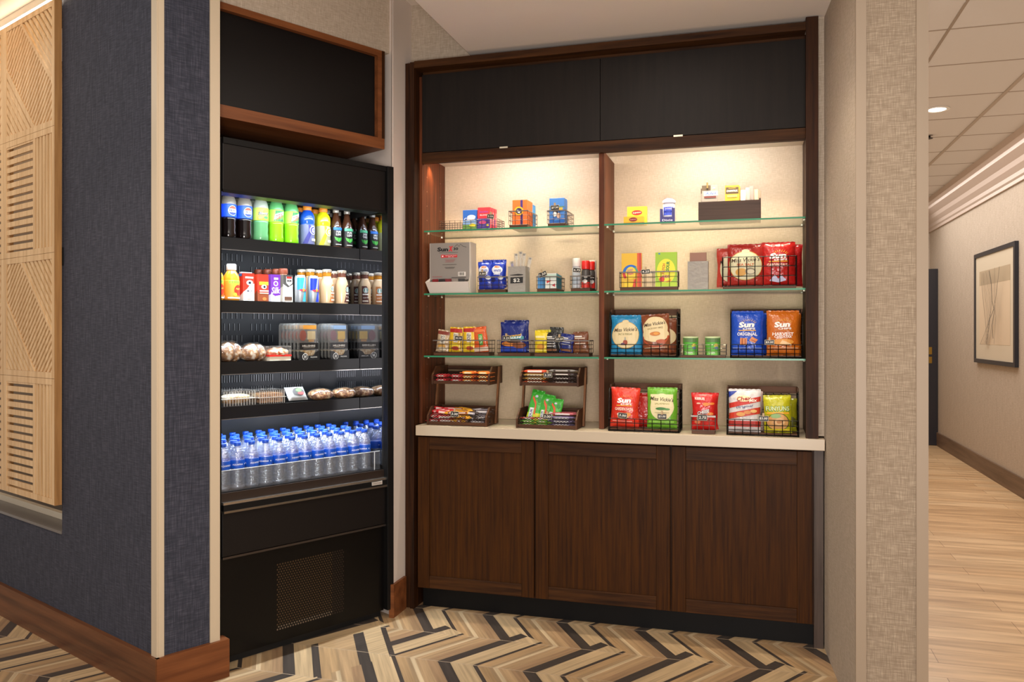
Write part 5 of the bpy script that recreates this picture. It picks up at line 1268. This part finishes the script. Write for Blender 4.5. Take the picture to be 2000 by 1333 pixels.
stick('yellow snack packet with a red top, right of the pair', 917, 639, 24, 4.0, '#ecc430', nut('#f4d93a', '#c2502c', '#b5221c', 'HONEY'), .0, seed=33)
stick('orange snack packet with a green stripe leaning right', 941, 639, 27, 4.0, '#dc5f2a', lambda w, h: [Rc(-w*.10, h*.28, w*.20, h*.72, '#4fae48'), Tx('CHILI', .003, h*.5, w*.2, '#f2f0dc', h*.3, PI/2, 0, .02), Rc(-w*.5, h*.04, w*.5, h*.2, '#e2c8b0'), El(0, h*.85, w*.4, h*.06, '#e8793c')], -.10, seed=34)
price('price tag on the yellow and orange snack packet basket', 896, 661, 3.955, '$2.50', .038, .022, .08)
t, cx, w = basket('wire basket holding the navy sweets bags on the lowest glass shelf', 971, 1036, Y0, z2, .080, .10, nx=5, nz=3)
cv = lambda w, h: [Rc(-w*.5, h*.04, w*.5, h*.20, '#2a4ab8'), El(-w*.1, h*.30, w*.36, h*.09, '#e08a3c'), El(w*.25, h*.26, w*.26, h*.11, '#8a4a22'), El(w*.05, h*.40, w*.3, h*.08, '#4a2c1a'), Rc(-w*.3, h*.46, w*.46, h*.56, '#3f8f96'), Tx('Caramel', w*.05, h*.585, h*.075, '#e9b83a', w*.62, .12, .1, .03), Tx('M&M', w*.12, h*.51, h*.07, '#dfe9e8', w*.5, .1, .2, .02)]
c_, w_ = span(978, 1028, 4.0); h_ = Z(1000, 632, 4.0)-zb2
bag('sweets_bag', 'navy sweets bag with cookie print in front of its basket', c_, 4.0, zb2, w_, h_, .036, '#1b2a78', cv(w_, h_), 'navy sweets bags', seed=41, cat='bag')
bag('sweets_bag', 'navy sweets bag just behind the front one', c_+.006, 4.04, zb2, w_-.004, h_+.010, .030, '#1a2670', [], 'navy sweets bags', seed=42, cat='bag')
price('price tag in front of the navy sweets bag', 989, 661, 3.955, '3.25', .036, .022)
t, cx, w = basket('wire basket of nut bars beside the divider on the lowest glass shelf', 1043, 1151, Y0, z2, .080, .10, nx=6, nz=3)
def nbar(label, px0, px1, top, y_, base, art, rl=0.0, seed=0):
    c_, w_ = span(px0, px1, y_); h = Z(px0, top, y_)-zb2
    return bag('nut_bar_packet', label, c_, y_, zb2, w_, h, .022, base, art(w_, h), 'nut bars beside the divider', roll=rl, seed=seed, cat='packet', waist=0)
lines = lambda c1_, n=4: (lambda w, h: [Rc(-w*.38, h*(.72-.13*k), w*(.30-.04*(k % 2)), h*(.76-.13*k), c1_) for k in range(n)]+[Rc(-w*.42, h*.10, w*.42, h*.22, '#8a5a34'), Rc(-w*.42, h*.80, w*.10, h*.86, '#e9e4da')])
nbar('yellow nut bar packet at the left of its basket', 1045, 1070, 648, 4.0, '#efd42a', lambda w, h: [Rc(-w*.42, h*.70, w*.3, h*.80, '#f6e9a4'), El(0, h*.28, w*.3, h*.14, '#e29a2a'), Rc(-w*.45, h*.08, w*.45, h*.14, '#f7e862')], 0, 51)
nbar('yellow nut bar packet behind the first yellow one', 1050, 1076, 647, 4.035, '#d9d03a', lambda w, h: [], 0, 52)
nbar('black nut bar packet standing taller behind', 1072, 1099, 642, 4.04, '#3a3a36', lambda w, h: [], .05, 53)
nbar('black nut bar packet with white lines of print', 1067, 1089, 652, 4.0, '#2b2a2e', lines('#e2ded6'), .0, 54)
nbar('navy nut bar packet tilted beside the black one', 1092, 1118, 655, 3.998, '#232f78', lines('#d2d6ea', 3), .13, 55)
nbar('brown nut bar packet at the right of its basket', 1121, 1150, 651, 4.0, '#7c4a30', lines('#f0dcc2', 3), -.03, 56)
nbar('brown nut bar packet tucked between the navy and the front brown one', 1114, 1138, 655, 4.03, '#8a4f30', lambda w, h: [El(0, h*.25, w*.35, h*.15, '#d8843c')], .04, 57)
price('price tag clipped in the middle of the nut bar basket', 1093, 663, 3.955, '$3.50', .040, .022, -.05)
# ---------------------------------------------------------------- bins with chips
def bin_(label, px0, px1, Y, zb_, h, d, hf, nx=9):
    c_, w = span(px0, px1, Y)
    t = thing('wire_bin', label, 'bin', (c_, Y, zb_)); hw = w/2; r = .0017
    f = MB()
    for x in (-hw, hw):
        f.tube((x, 0, 0), (x, .02, h-.02), .0028, WIREB, 6).tube((x, d, 0), (x, d, h), .0028, WIREB, 6).tube((x, 0, .003), (x, d, .003), .0028, WIREB, 6).tube((x, .02, h-.02), (x, d, h-.004), .0028, WIREB, 6)
    f.tube((-hw, 0, .003), (hw, 0, .003), .0028, WIREB, 6).tube((-hw, d, .003), (hw, d, .003), .0028, WIREB, 6)
    f.build('frame', t)
    m = MB()
    for k in range(nx+1):
        x = -hw+w*k/nx
        m.tube((x, -.0, 0), (x, -.004, hf), r, WIREB)
    for k in range(1, 4): m.tube((-hw, -.004*k/3, hf*k/3), (hw, -.004*k/3, hf*k/3), r, WIREB)
    m.build('front_fence', t)
    m = MB(); nd = 5
    for x in (-hw, hw):
        for k in range(1, nd):
            y = d*k/nd; m.tube((x, y, 0), (x, y, h-.012), r, WIREB)
        for k in range(1, 6): m.tube((x, .004, h*k/6), (x, d, h*k/6), r, WIREB)
    for k in range(1, nx): m.tube((-hw+w*k/nx, d, 0), (-hw+w*k/nx, d, h), r, WIREB)
    for k in range(1, 6): m.tube((-hw, d, h*k/6), (hw, d, h*k/6), r, WIREB)
    for k in range(1, nx): m.tube((-hw+w*k/nx, 0, .004), (-hw+w*k/nx, d, .004), r, WIREB)
    m.build('wire_sides', t)
    q = MB().box(-hw-.003, hw+.003, d-.007, d+.003, h-.028, h+.004, RUST).box(-hw-.003, -hw+.004, d*.35, d-.008, h-.020, h+.002, RUST).box(hw-.004, hw+.003, d*.35, d-.008, h-.020, h+.002, RUST)
    q.build('wood_trim', t, bevel=.001)
    MB().box(-hw+.006, hw-.006, .006, d-.008, .007, .012, RUST).build('base_board', t)
    return t, c_, w
def pairbag(label, px0, px1, top, Y, zb_, col, art, roll=0.0, seed=0, group=None, d=.050, lean=-.08, waist=.03):
    c_, w = span(px0, px1, Y); h = Z(px0, top, Y)-zb_-.006
    return bag('chips_bag', label, c_, Y, zb_, w, h, d, col, art(w, h) if art else [], group, roll=roll, seed=seed, lean=lean, waist=waist)
zb3 = z2+.013
BH = Z(1250, 606, 4.12)-z2
bin_('black wire bin with wood trim holding the light blue and brown chips bags', 1190, 1322, 3.955, z2, BH, .17, .060, 8)
G5 = 'chips bags in the bin beside the divider'
pairbag('light blue chips bag with a cream oval in the bin beside the divider', 1193, 1252, 616, 4.0, zb3, '#2f8fc0', lambda w, h: vick(w, h, 0, 'SALT & VINEGAR', [El(.0, h*.30, w*.08, h*.07, '#a5482c'), El(-w*.08, h*.26, w*.07, h*.03, '#6a4a6a'), Pg([(-w*.03, h*.36), (w*.03, h*.36), (w*.02, h*.44), (-w*.02, h*.44)], '#b0b0a0')]), .0, 61, G5)
pairbag('brown chips bag with a large cream face in the bin beside the divider', 1256, 1311, 614, 3.992, zb3, '#8a4a2c', lambda w, h: [El(0, h*.66, w*.45, h*.31, '#ead6a4', 26), El(0, h*.50, w*.48, h*.19, '#ead6a4', 26), arc(0, h*.52, w*.44, w*.49, PI*1.05, PI*1.95, '#b8502c'), Tx("Miss Vickie's", -w*.02, h*.78, h*.09, '#3a2618', w*.78, .10, .25, .015), Tx('HICKORY BBQ', 0, h*.66, h*.05, '#8c7a4a', w*.55, .08, 0, .01), El(0, h*.52, w*.19, h*.055, '#c8782c'), El(w*.03, h*.525, w*.10, h*.035, '#e09a3c'), Rc(-w*.42, h*.16, w*.4, h*.175, '#d9c0a0'), El(w*.2, h*.32, w*.2, h*.05, '#b8552c')], -.06, 62, G5)
pairbag('brown chips bag behind the cream-faced one', 1268, 1322, 622, 4.05, zb3, '#7a4028', lambda w, h: [El(.01, h*.5, w*.40, h*.25, '#d8c494')], .02, 63, G5)
pairbag('light blue chips bag behind the cream oval one', 1205, 1262, 620, 4.05, zb3, '#2a85b4', None, .02, 64, G5)
# two short cans
t, cx, w = basket('small wire basket with two green crisp cans on the lowest glass shelf', 1328, 1418, 3.975, z2, .062, .085, wire=RIMG, nx=6, nz=3, rim=False, bh=.010)
def crisp(label, px):
    x_ = X(px, 4.012); R = .0355
    t_ = thing('crisp_can', label, 'can', (x_, 4.012, z2+.0115), .05, 'green crisp cans')
    m = MB().lathe([(R, 0), (R, .082)], paint('#4f9a34', .35), 26)
    m.art([Rc(-.032, .0, .032, .020, '#7ccf5a'), Rc(-.034, .062, .034, .080, '#5f8250'), Rc(-.034, .022, .034, .060, '#57ad3c'), El(.016, .046, .011, .009, '#d8c84a'), El(.018, .034, .010, .007, '#5f86a8'), Tx('CRISPS', -.004, .011, .008, '#eef4e4', .030, 0, 0, .02)], cyl(R), .01, .0003)
    m.build('can_body', t_)
    MB().lathe([(R+.001, .080), (R+.0016, .081), (R+.0016, .086), (R-.001, .088), (0, .088)], paint('#c8d8a4', .35), 26).build('lid', t_)
    return t_
crisp('short green crisp can on the left in its small basket', 1349); crisp('short green crisp can on the right in its small basket', 1392)
bin_('black wire bin with wood trim holding the blue and orange chips bags', 1427, 1568, 3.955, z2, Z(1500, 606, 4.12)-z2, .17, .062, 9)
G6 = 'chips bags in the bin at the right end'
chips3 = lambda c1_, c2_: (lambda w, h: [Pg([(-w*.22, h*.24), (-w*.02, h*.22), (.0, h*.38), (-w*.22, h*.39)], c1_), Rc(-w*.17, h*.24, -w*.13, h*.38, c2_), Rc(-w*.08, h*.24, -w*.04, h*.37, c2_), Pg([(w*.06, h*.33), (w*.24, h*.27), (w*.34, h*.35), (w*.16, h*.42)], c1_), Pg([(w*.12, h*.335), (w*.26, h*.29), (w*.28, h*.31), (w*.14, h*.36)], c2_)])
pairbag('blue chips bag with white lettering at the right end of the lowest glass shelf', 1428, 1491, 608, 4.0, zb3, '#2450c0', lambda w, h: sunc(w, h, 'ORIGINAL', '#fbf8f2', chips3('#d9884a', '#a8501f')(w, h)+[Rc(-w*.46, h*.15, w*.46, h*.165, '#8fa8ea')]), 0, 71, G6)
pairbag('orange chips bag with white lettering at the right end of the lowest glass shelf', 1497, 1561, 607, 4.0, zb3, '#c8691c', lambda w, h: sunc(w, h, 'HARVEST', '#fbf6ee', [Tx('CHEDDAR', 0, h*.415, h*.05, '#fbf6ee', w*.55, 0, 0, .02), El(.0, h*.30, w*.34, h*.07, '#e0942c'), Pg([(-w*.1, h*.26), (w*.22, h*.22), (w*.26, h*.25), (-w*.02, h*.34)], '#f0c890'), Rc(-w*.46, h*.155, w*.46, h*.17, '#e6b88a')], line='#d07a24'), .0, 72, G6)
pairbag('blue chips bag behind the front blue one', 1436, 1498, 612, 4.055, zb3, '#1f46ac', None, 0, 73, G6)
pairbag('orange chips bag behind the front orange one', 1503, 1565, 612, 4.055, zb3, '#b85e1a', None, 0, 74, G6)
price('price tag between the blue and orange chips bags', 1503, 669, 3.945, '$3.50', .040, .020)
# ---------------------------------------------------------------- counter
cz = CT+.0006; zb4 = cz+.013; YC = 3.868
BH2 = Z(1260, 750, 4.03)-cz
bin_('black wire bin with wood trim on the counter beside the divider', 1189, 1326, YC, cz, BH2, .165, .060, 8)
G7 = 'chips bags in the counter bin beside the divider'
pairbag('red chips bag with white lettering on the counter beside the divider', 1191, 1248, 757, 3.912, zb4, '#d5341f', lambda w, h: sunc(w, h, 'GARDEN SALSA', '#f6e2d0', [El(-.005, h*.30, w*.2, h*.07, '#f0c070'), El(w*.12, h*.34, w*.14, h*.05, '#e8912c'), El(-w*.2, h*.34, w*.05, h*.03, '#f0e8dc'), Rc(-w*.4, h*.16, w*.3, h*.175, '#f0b0a0')], ry='#f29a2a'), .03, 81, G7, waist=.08)
pairbag('green chips bag with a cream face on the counter beside the divider', 1264, 1323, 757, 3.912, zb4, '#6aa82c', lambda w, h: [El(0, h*.55, w*.40, h*.33, '#e6d8a8', 26), Rc(-w*.38, h*.55, w*.38, h*.86, '#e6d8a8'), Tx("Miss Vickie's", .0, h*.74, h*.10, '#3a3018', w*.80, -.06, .25, .015), Tx('JALAPENO', 0, h*.62, h*.05, '#8a8a3c', w*.5, 0, 0, .01), El(-.006, h*.50, w*.19, h*.035, '#3a7a34'), El(w*.16, h*.49, w*.12, h*.025, '#4a8f3c'), Rc(-w*.25, h*.40, w*.25, h*.41, '#a8a070'), Rc(-w*.42, h*.15, w*.42, h*.20, '#8cc648')], .0, 82, G7)
pairbag('dark red chips bag behind the two front bags in the counter bin', 1226, 1282, 768, 3.965, zb4, '#a81e18', None, 0, 83, G7)
price('price tag on the red chips bag in the counter bin', 1216, 812, 3.858, '3.00', .040, .022, .1, peg=False)
price('price tag on the green chips bag in the counter bin', 1293, 814, 3.858, '$3.00', .040, .022)
t, cx, w = basket('narrow wire stand holding the small red snack bag on the counter', 1350, 1397, YC, cz, .085, .10, wire=RIMG, nx=4, nz=3, bh=.016, rimw=.008)
zb5 = cz+.017
c_, w_ = span(1350, 1400, 3.905); h_ = Z(1370, 770, 3.905)-zb5
def goldf(w, h): return [Tx('KEEBLER', -w*.16, h*.88, h*.07, '#f6ece0', w*.42, 0, 0, .03), El(-w*.22, h*.745, w*.10, h*.022, '#f0b8a0'), El(w*.1, h*.72, w*.14, h*.05, '#e8842c'), El(w*.32, h*.74, w*.12, h*.035, '#e8842c'), Tx('CHEESE', -.002, h*.50, h*.11, '#161a3a', w*.60, .2, .15, .06), Tx('CHEESE', -.002, h*.505, h*.09, '#f6f2ea', w*.56, .2, .15, .02), El(w*.3, h*.46, w*.12, h*.04, '#e88a3c'), Rc(-w*.3, h*.30, w*.1, h*.38, '#e8c890'), Rc(-w*.42, h*.12, w*.42, h*.13, '#e87a6a'), El(-w*.25, h*.22, w*.12, h*.05, '#d87a4c')]
bag('snack_bag', 'small red snack bag in its own narrow stand on the counter', c_, 3.905, zb5, w_, h_, .045, '#cc211d', goldf(w_, h_), 'small red snack bags', seed=91, cat='bag', waist=.12)
bag('snack_bag', 'small red snack bag right behind the front one in the narrow stand', c_+.010, 3.938, zb5, w_-.004, h_-.002, .030, '#b81c1a', [], 'small red snack bags', seed=92, cat='bag', waist=.12)
price('price tag on the small red snack bag', 1372, 816, 3.855, '2.75', .040, .024, .02, peg=False)
bin_('black wire bin with wood trim at the right end of the counter', 1420, 1560, YC, cz, Z(1490, 756, 4.03)-cz, .165, .072, 9)
G8 = 'chips bags in the counter bin at the right end'
pairbag('white, red and blue pretzel-style snack bag at the right end of the counter', 1423, 1486, 760, 3.91, zb4, '#d9d4d2', lambda w, h: [Pg([(-w*.5, h*.82), (-w*.22, h*.98), (-w*.5, h*.98)], '#2a3f9c'), Pg([(-w*.5, h*.56), (w*.5, h*.74), (w*.5, h*.86), (-w*.5, h*.68)], '#c93428'), Pg([(-w*.5, h*.30), (w*.5, h*.44), (w*.5, h*.60), (-w*.5, h*.44)], '#cc3c24'), Rc(-w*.5, h*.12, w*.5, h*.26, '#b5322a'), El(-.004, h*.80, w*.22, h*.075, '#f2e2b0'), Tx("Chex", -.002, h*.80, h*.10, '#a82a22', w*.44, .1, .2, .03), Tx('Mix', w*.26, h*.76, h*.08, '#f4ecdc', w*.26, .1, .2, .02), Tx('Original', 0, h*.60, h*.07, '#2a3a78', w*.55, .12, .3, .01), El(-w*.12, h*.42, w*.14, h*.05, '#e0a050'), El(w*.1, h*.47, w*.12, h*.045, '#d8883c'), El(w*.3, h*.50, w*.10, h*.04, '#e8b870')], .0, 101, G8)
pairbag('yellow-green onion ring snack bag at the right end of the counter', 1493, 1547, 772, 3.908, zb4, '#b8b41e', lambda w, h: [Tx('FUNYUNS', .0, h*.66, h*.15, '#2f7a3c', w*.90, 0, .0, .05), Tx('FUNYUNS', .0, h*.665, h*.12, '#e8f0b8', w*.86, 0, .0, .01), Rc(-w*.42, h*.52, w*.42, h*.56, '#f0a82a'), El(.0, h*.30, w*.44, h*.24, '#4a5a1c', 26), El(.0, h*.30, w*.41, h*.22, '#cf9a5c', 26), El(-w*.08, h*.46, w*.2, h*.06, '#8ab06a'), El(w*.05, h*.30, w*.2, h*.10, '#e0b47c'), El(w*.05, h*.30, w*.10, h*.05, '#b87a3c'), Rc(-w*.42, h*.05, w*.42, h*.11, '#d8c82a')], -.03, 102, G8)
pairbag('yellow-green snack bag behind the front onion ring one', 1507, 1557, 778, 3.965, zb4, '#8f8c1a', lambda w, h: [El(.01, h*.3, w*.4, h*.2, '#5a5a20')], .0, 103, G8)
pairbag('white and red snack bag behind the front one in the right counter bin', 1432, 1490, 764, 3.965, zb4, '#c9b0a8', None, .0, 104, G8)
price('price tag in the middle of the right counter bin', 1491, 818, 3.855, '$3.00', .042, .022)
# ---------------------------------------------------------------- wooden candy racks
def rack(label, px0, px1, Yf, loc_only=False):
    c_, w = span(px0, px1, Yf)
    t = thing('candy_rack', label, 'rack', (c_, Yf, cz)); hw = w/2
    def tray(z0, y0, d, h, nm, ww):
        hw = ww/2
        q = MB().box(-hw+.009, hw-.009, y0, y0+d, z0, z0+.008, RUST).box(-hw+.009, hw-.009, y0+d-.008, y0+d, z0+.0081, z0+h*.66, RUST).box(-hw+.009, hw-.009, y0+d-.008, y0+d, z0+h*.76, z0+h, RUST)
        q.box(-hw+.009, hw-.009, y0, y0+.006, z0+.0081, z0+.016, RUST)
        for x in (-hw, hw-.009):
            q.xprism([(y0-.004, z0-.002), (y0+d+.002, z0-.002), (y0+d+.002, z0+h+.004), (y0+.050, z0+h+.004), (y0-.004, z0+h*.52)], x, x+.009, RUST)
        o_ = q.build(nm, t, bevel=.0008)
        n = MB(); za, zb_ = z0+.016, z0+h*.62; px_ = .016
        k = -12
        while k*px_ < ww+.1:
            for s_ in (1, -1):
                x0 = -hw+.010+k*px_; x1 = x0+s_*(zb_-za)*1.6
                a_, b2 = sorted(((x0, za), (x1, zb_)))
                lo, hi = -hw+.011, hw-.011
                if b2[0] <= lo or a_[0] >= hi: continue
                f = lambda x: a_[1]+(b2[1]-a_[1])*(x-a_[0])/(b2[0]-a_[0])
                xa, xb = max(lo, a_[0]), min(hi, b2[0])
                n.tube((xa, y0+.001, f(xa)), (xb, y0+.001, f(xb)), .0010, paint('#2a211b', .4, .4))
            k += 1
        n.tube((-hw+.010, y0+.001, zb_), (hw-.010, y0+.001, zb_), .0010, paint('#2a211b', .4, .4))
        n.build('wire_netting', t)
        return z0+.0085
    a_ = tray(.002, 0, .190, .085, 'lower_tray', w)
    b2 = tray(.205, .055, .215, .085, 'upper_tray', w*.98)
    for s_ in (-1, 1):
        x0 = s_*(hw+.0015); x1 = x0+s_*.010
        L_ = MB().xprism([(.118, .004), (.140, .004), (.200, .292), (.178, .292)], min(x0, x1), max(x0, x1), RUST2)
        L_.build('leg', t, bevel=.001)
    return t, c_, w, cz+a_, cz+b2
def cbar(label, x, y, z, L_, wd, h, col, accent, group, rz=0.0, rx=0.0, ry=0.0, art=True):
    t = thing('candy_bar', label, 'candy bar', (x, y, z), rz, group); t.rotation_euler = (rx, ry, rz)
    m = MB()
    def fn(u, v):
        e = 1-(abs(2*u-1)**8)*.9; a_ = 2*PI*v
        cx_, sz_ = math.cos(a_), math.sin(a_)
        sq = 1/max(abs(cx_), abs(sz_))**.6
        return ((u-.5)*L_, cx_*wd/2*sq*e*.85, h/2+sz_*h/2*sq*e*.85)
    m.grid(fn, 12, 12, paint(col, .3))
    for s_ in (-1, 1): m.box(min(s_*L_*.49, s_*(L_*.5+.008)), max(s_*L_*.49, s_*(L_*.5+.008)), -wd*.42, wd*.42, h/2-.0008, h/2+.0008, paint(col, .3))
    if art:
        m.art([Rc(-L_*.30, h*.22, L_*.30, h*.78, accent), Rc(-L_*.22, h*.38, L_*.22, h*.62, '#efe6da')], lambda x_, zz, e: (x_, -wd/2*.93-e-.0006, zz), .012, .0004)
    m.build('wrapper', t)
    return t
def stack(names, x0, y0, z0, col, acc, group, L_, wd, h, nx, ny, nz, jit=0.0, sx=None):
    """a laid-out stack of bars; every bar is its own thing"""
    proto = None; i = 0
    for c3 in range(nz):
        for b3 in range(ny):
            for a3 in range(nx):
                p = (x0+a3*(sx or L_+.010)+random.uniform(-jit, jit), y0+b3*(wd+.002), z0+c3*(h+.0012)+abs(random.uniform(-jit, jit))*.2)
                rz = random.uniform(-jit, jit)*14
                where = 'front' if b3 == 0 else ('back' if b3 == ny-1 else 'middle')
                lev = ['bottom', 'second', 'third', 'top'][c3] if nz > 1 else 'only'
                lb = f'{["left", "right"][a3]+" " if nx > 1 else ""}{names}, {where} row' + (f', {lev} layer' if nz > 1 else '')
                if proto is None:
                    proto = cbar(lb, *p, L_, wd, h, col, acc, group, rz); reg(proto)
                else: dup(proto, p, rz, lb, group)
YRK = 3.862
t, c_, w, za, zb_ = rack('two-tier rustic wooden candy rack at the left end of the counter', 834, 951, YRK)
yu = YRK+.055
stack('red candy bar in the left rack\'s upper tray', c_-w*.34, yu+.020, zb_, '#e0202e', '#f06a6a', 'red candy bars in the upper left rack tray', w*.225, .034, .021, 2, 2, 2)
stack('orange candy bar in the left rack\'s upper tray', c_+w*.115, yu+.020, zb_, '#f47a2c', '#f8c050', 'orange candy bars in the upper left rack tray', w*.225, .034, .019, 2, 2, 3)
CR = '#c8222a'
k = 0
protos = [cbar('crimson candy bar lying front left in the lower tray of the left rack', c_-w*.36, YRK+.024, za, .10, .028, .020, '#c61f2a', '#f0c8c0', 'jumbled candy bars in the lower left rack tray', .1),
          cbar('gold candy bar lying front centre in the lower tray of the left rack', c_-w*.02, YRK+.024, za, .10, .028, .020, '#e0a024', '#8a3a1c', 'jumbled candy bars in the lower left rack tray', -.05),
          cbar('dark brown candy bar lying front right in the lower tray of the left rack', c_+w*.32, YRK+.024, za, .10, .028, .020, '#3a2a26', '#b8b0b8', 'jumbled candy bars in the lower left rack tray', .08)]
for p in protos: reg(p)
nmz = ['crimson', 'gold', 'dark brown']
for lay in range(3):
    for rw in range(3):
        for ix in range(6):
            q = 0 if ix < 2 else (1 if ix < 4 else 2)
            if lay == 0 and rw == 0 and ix % 2 == 0: continue
            x = c_-w*.36+w*.143*ix+random.uniform(-.006, .006); y = YRK+.026+.032*rw+random.uniform(-.004, .004)
            if lay == 2 and ix in (0, 5) and rw == 0: continue
            z = za+.0205*lay+.0015+(.006*rw)
            o = dup(protos[q], (x, y, z), random.uniform(-.22, .22) if ix in (0, 5) else random.uniform(-.4, .4), f'{nmz[q]} bar, {["bottom","middle","top"][lay]} layer and {["front","middle","back"][rw]} row of the jumble, {"left" if ix%2==0 else "right"} of its colour')
            o.rotation_euler = (random.uniform(-.12, .12), random.uniform(-.14, .14), o.rotation_euler[2])
price('pale price tag on the lower tray of the left candy rack', 888, 809, YRK-.012, '3.00', .040, .024, .03)
t, c_, w, za, zb_ = rack('two-tier rustic wooden candy rack beside the divider on the counter', 1008, 1127, YRK)
stack('orange and cream candy bar under the tan ones', c_-w*.245, yu+.020, zb_, '#e8602c', '#f6e2c8', 'orange and cream candy bars', w*.40, .026, .017, 1, 2, 1)
stack('tan candy bar in the upper tray of the right rack', c_-w*.245, yu+.020, zb_+.0182, '#d9a23c', '#f3e0b4', 'tan candy bars', w*.40, .026, .016, 1, 2, 2)
stack('orange and white candy bar on top of the tan ones', c_-w*.245, yu+.020, zb_+.0530, '#e2512c', '#f8efe6', 'top orange and white candy bars', w*.40, .026, .017, 1, 2, 1)
stack('dark brown candy bar in the upper tray of the right rack', c_+w*.205, yu+.020, zb_, '#2e1c17', '#4a3028', 'dark brown candy bars', w*.46, .026, .0185, 1, 2, 3)
cbar('silver-topped dark candy bar on the dark brown stack', c_+w*.205, yu+.020, zb_+.0592, w*.46, .026, .014, '#8f8a86', '#3a2420', 'dark brown candy bars')
price('price tag in front of the upper tray of the right rack', 1070, 733, yu-.012, '3.25', .040, .022, -.06)
stack('lime green sweets packet low in the right rack', c_-w*.32, YRK+.024, za, '#5fc02c', '#c8f07a', 'lime green sweets packets', w*.215, .028, .014, 2, 1, 2, sx=w*.235)
stack('red sweets packet lying on the lime green ones', c_-w*.32, YRK+.026, za+.0310, '#d8362a', '#f4d8c8', 'red sweets packets', w*.215, .028, .012, 2, 1, 1, sx=w*.235)
stack('purple and silver candy bar in the right rack\'s lower tray', c_+w*.235, YRK+.024, za, '#6a5a86', '#c8c8d6', 'purple and silver candy bars', w*.40, .026, .016, 1, 2, 3)
stack('pink and cream candy bar on the purple ones', c_+w*.235, YRK+.050, za+.0520, '#b85a62', '#e8d0cc', 'pink and cream candy bars', w*.40, .026, .014, 1, 3, 1)
def sour(label, dx, y_, h, rl, seed):
    w_ = .066
    return bag('sour_candy_packet', label, c_+dx, y_, za+.001, w_, h, .018, '#3fae34', [Rc(-w_*.5, h*.04, w_*.5, h*.34, '#e0dc2e'), Pg([(-w_*.40, h*.06), (-w_*.02, h*.06), (.0, h*.50), (-w_*.40, h*.46)], '#8fd04a'), Rc(-w_*.34, h*.10, -w_*.10, h*.48, '#e6e9ec'), Tx('SOUR', -w_*.22, h*.29, w_*.14, '#4a4f7a', h*.30, PI/2, 0, .03), Pg([(w_*.0, h*.30), (w_*.16, h*.30), (w_*.02, h*.66), (-w_*.28, h*.84), (-w_*.30, h*.76), (-w_*.06, h*.58)], '#e0572c'), El(w_*.22, h*.74, w_*.16, h*.08, '#2f8f34'), El(-w_*.02, h*.83, w_*.10, h*.04, '#c8d0d6')], 'green sour candy packets', roll=rl, seed=seed, cat='packet', lean=-.32, waist=0, seal=.010)
sour('tallest green sour candy packet, left in the lower tray of the right rack', -w*.30, YRK+.062, .172, .16, 111)
sour('middle green sour candy packet in the lower tray of the right rack', -w*.11, YRK+.062, .150, .16, 112)
sour('shortest green sour candy packet, nearest the purple candy bars', w*.045, YRK+.062, .130, .14, 113)
price('pale price tag on the lower tray of the right candy rack', 1069, 814, YRK-.012, '3.00', .040, .024, .03)
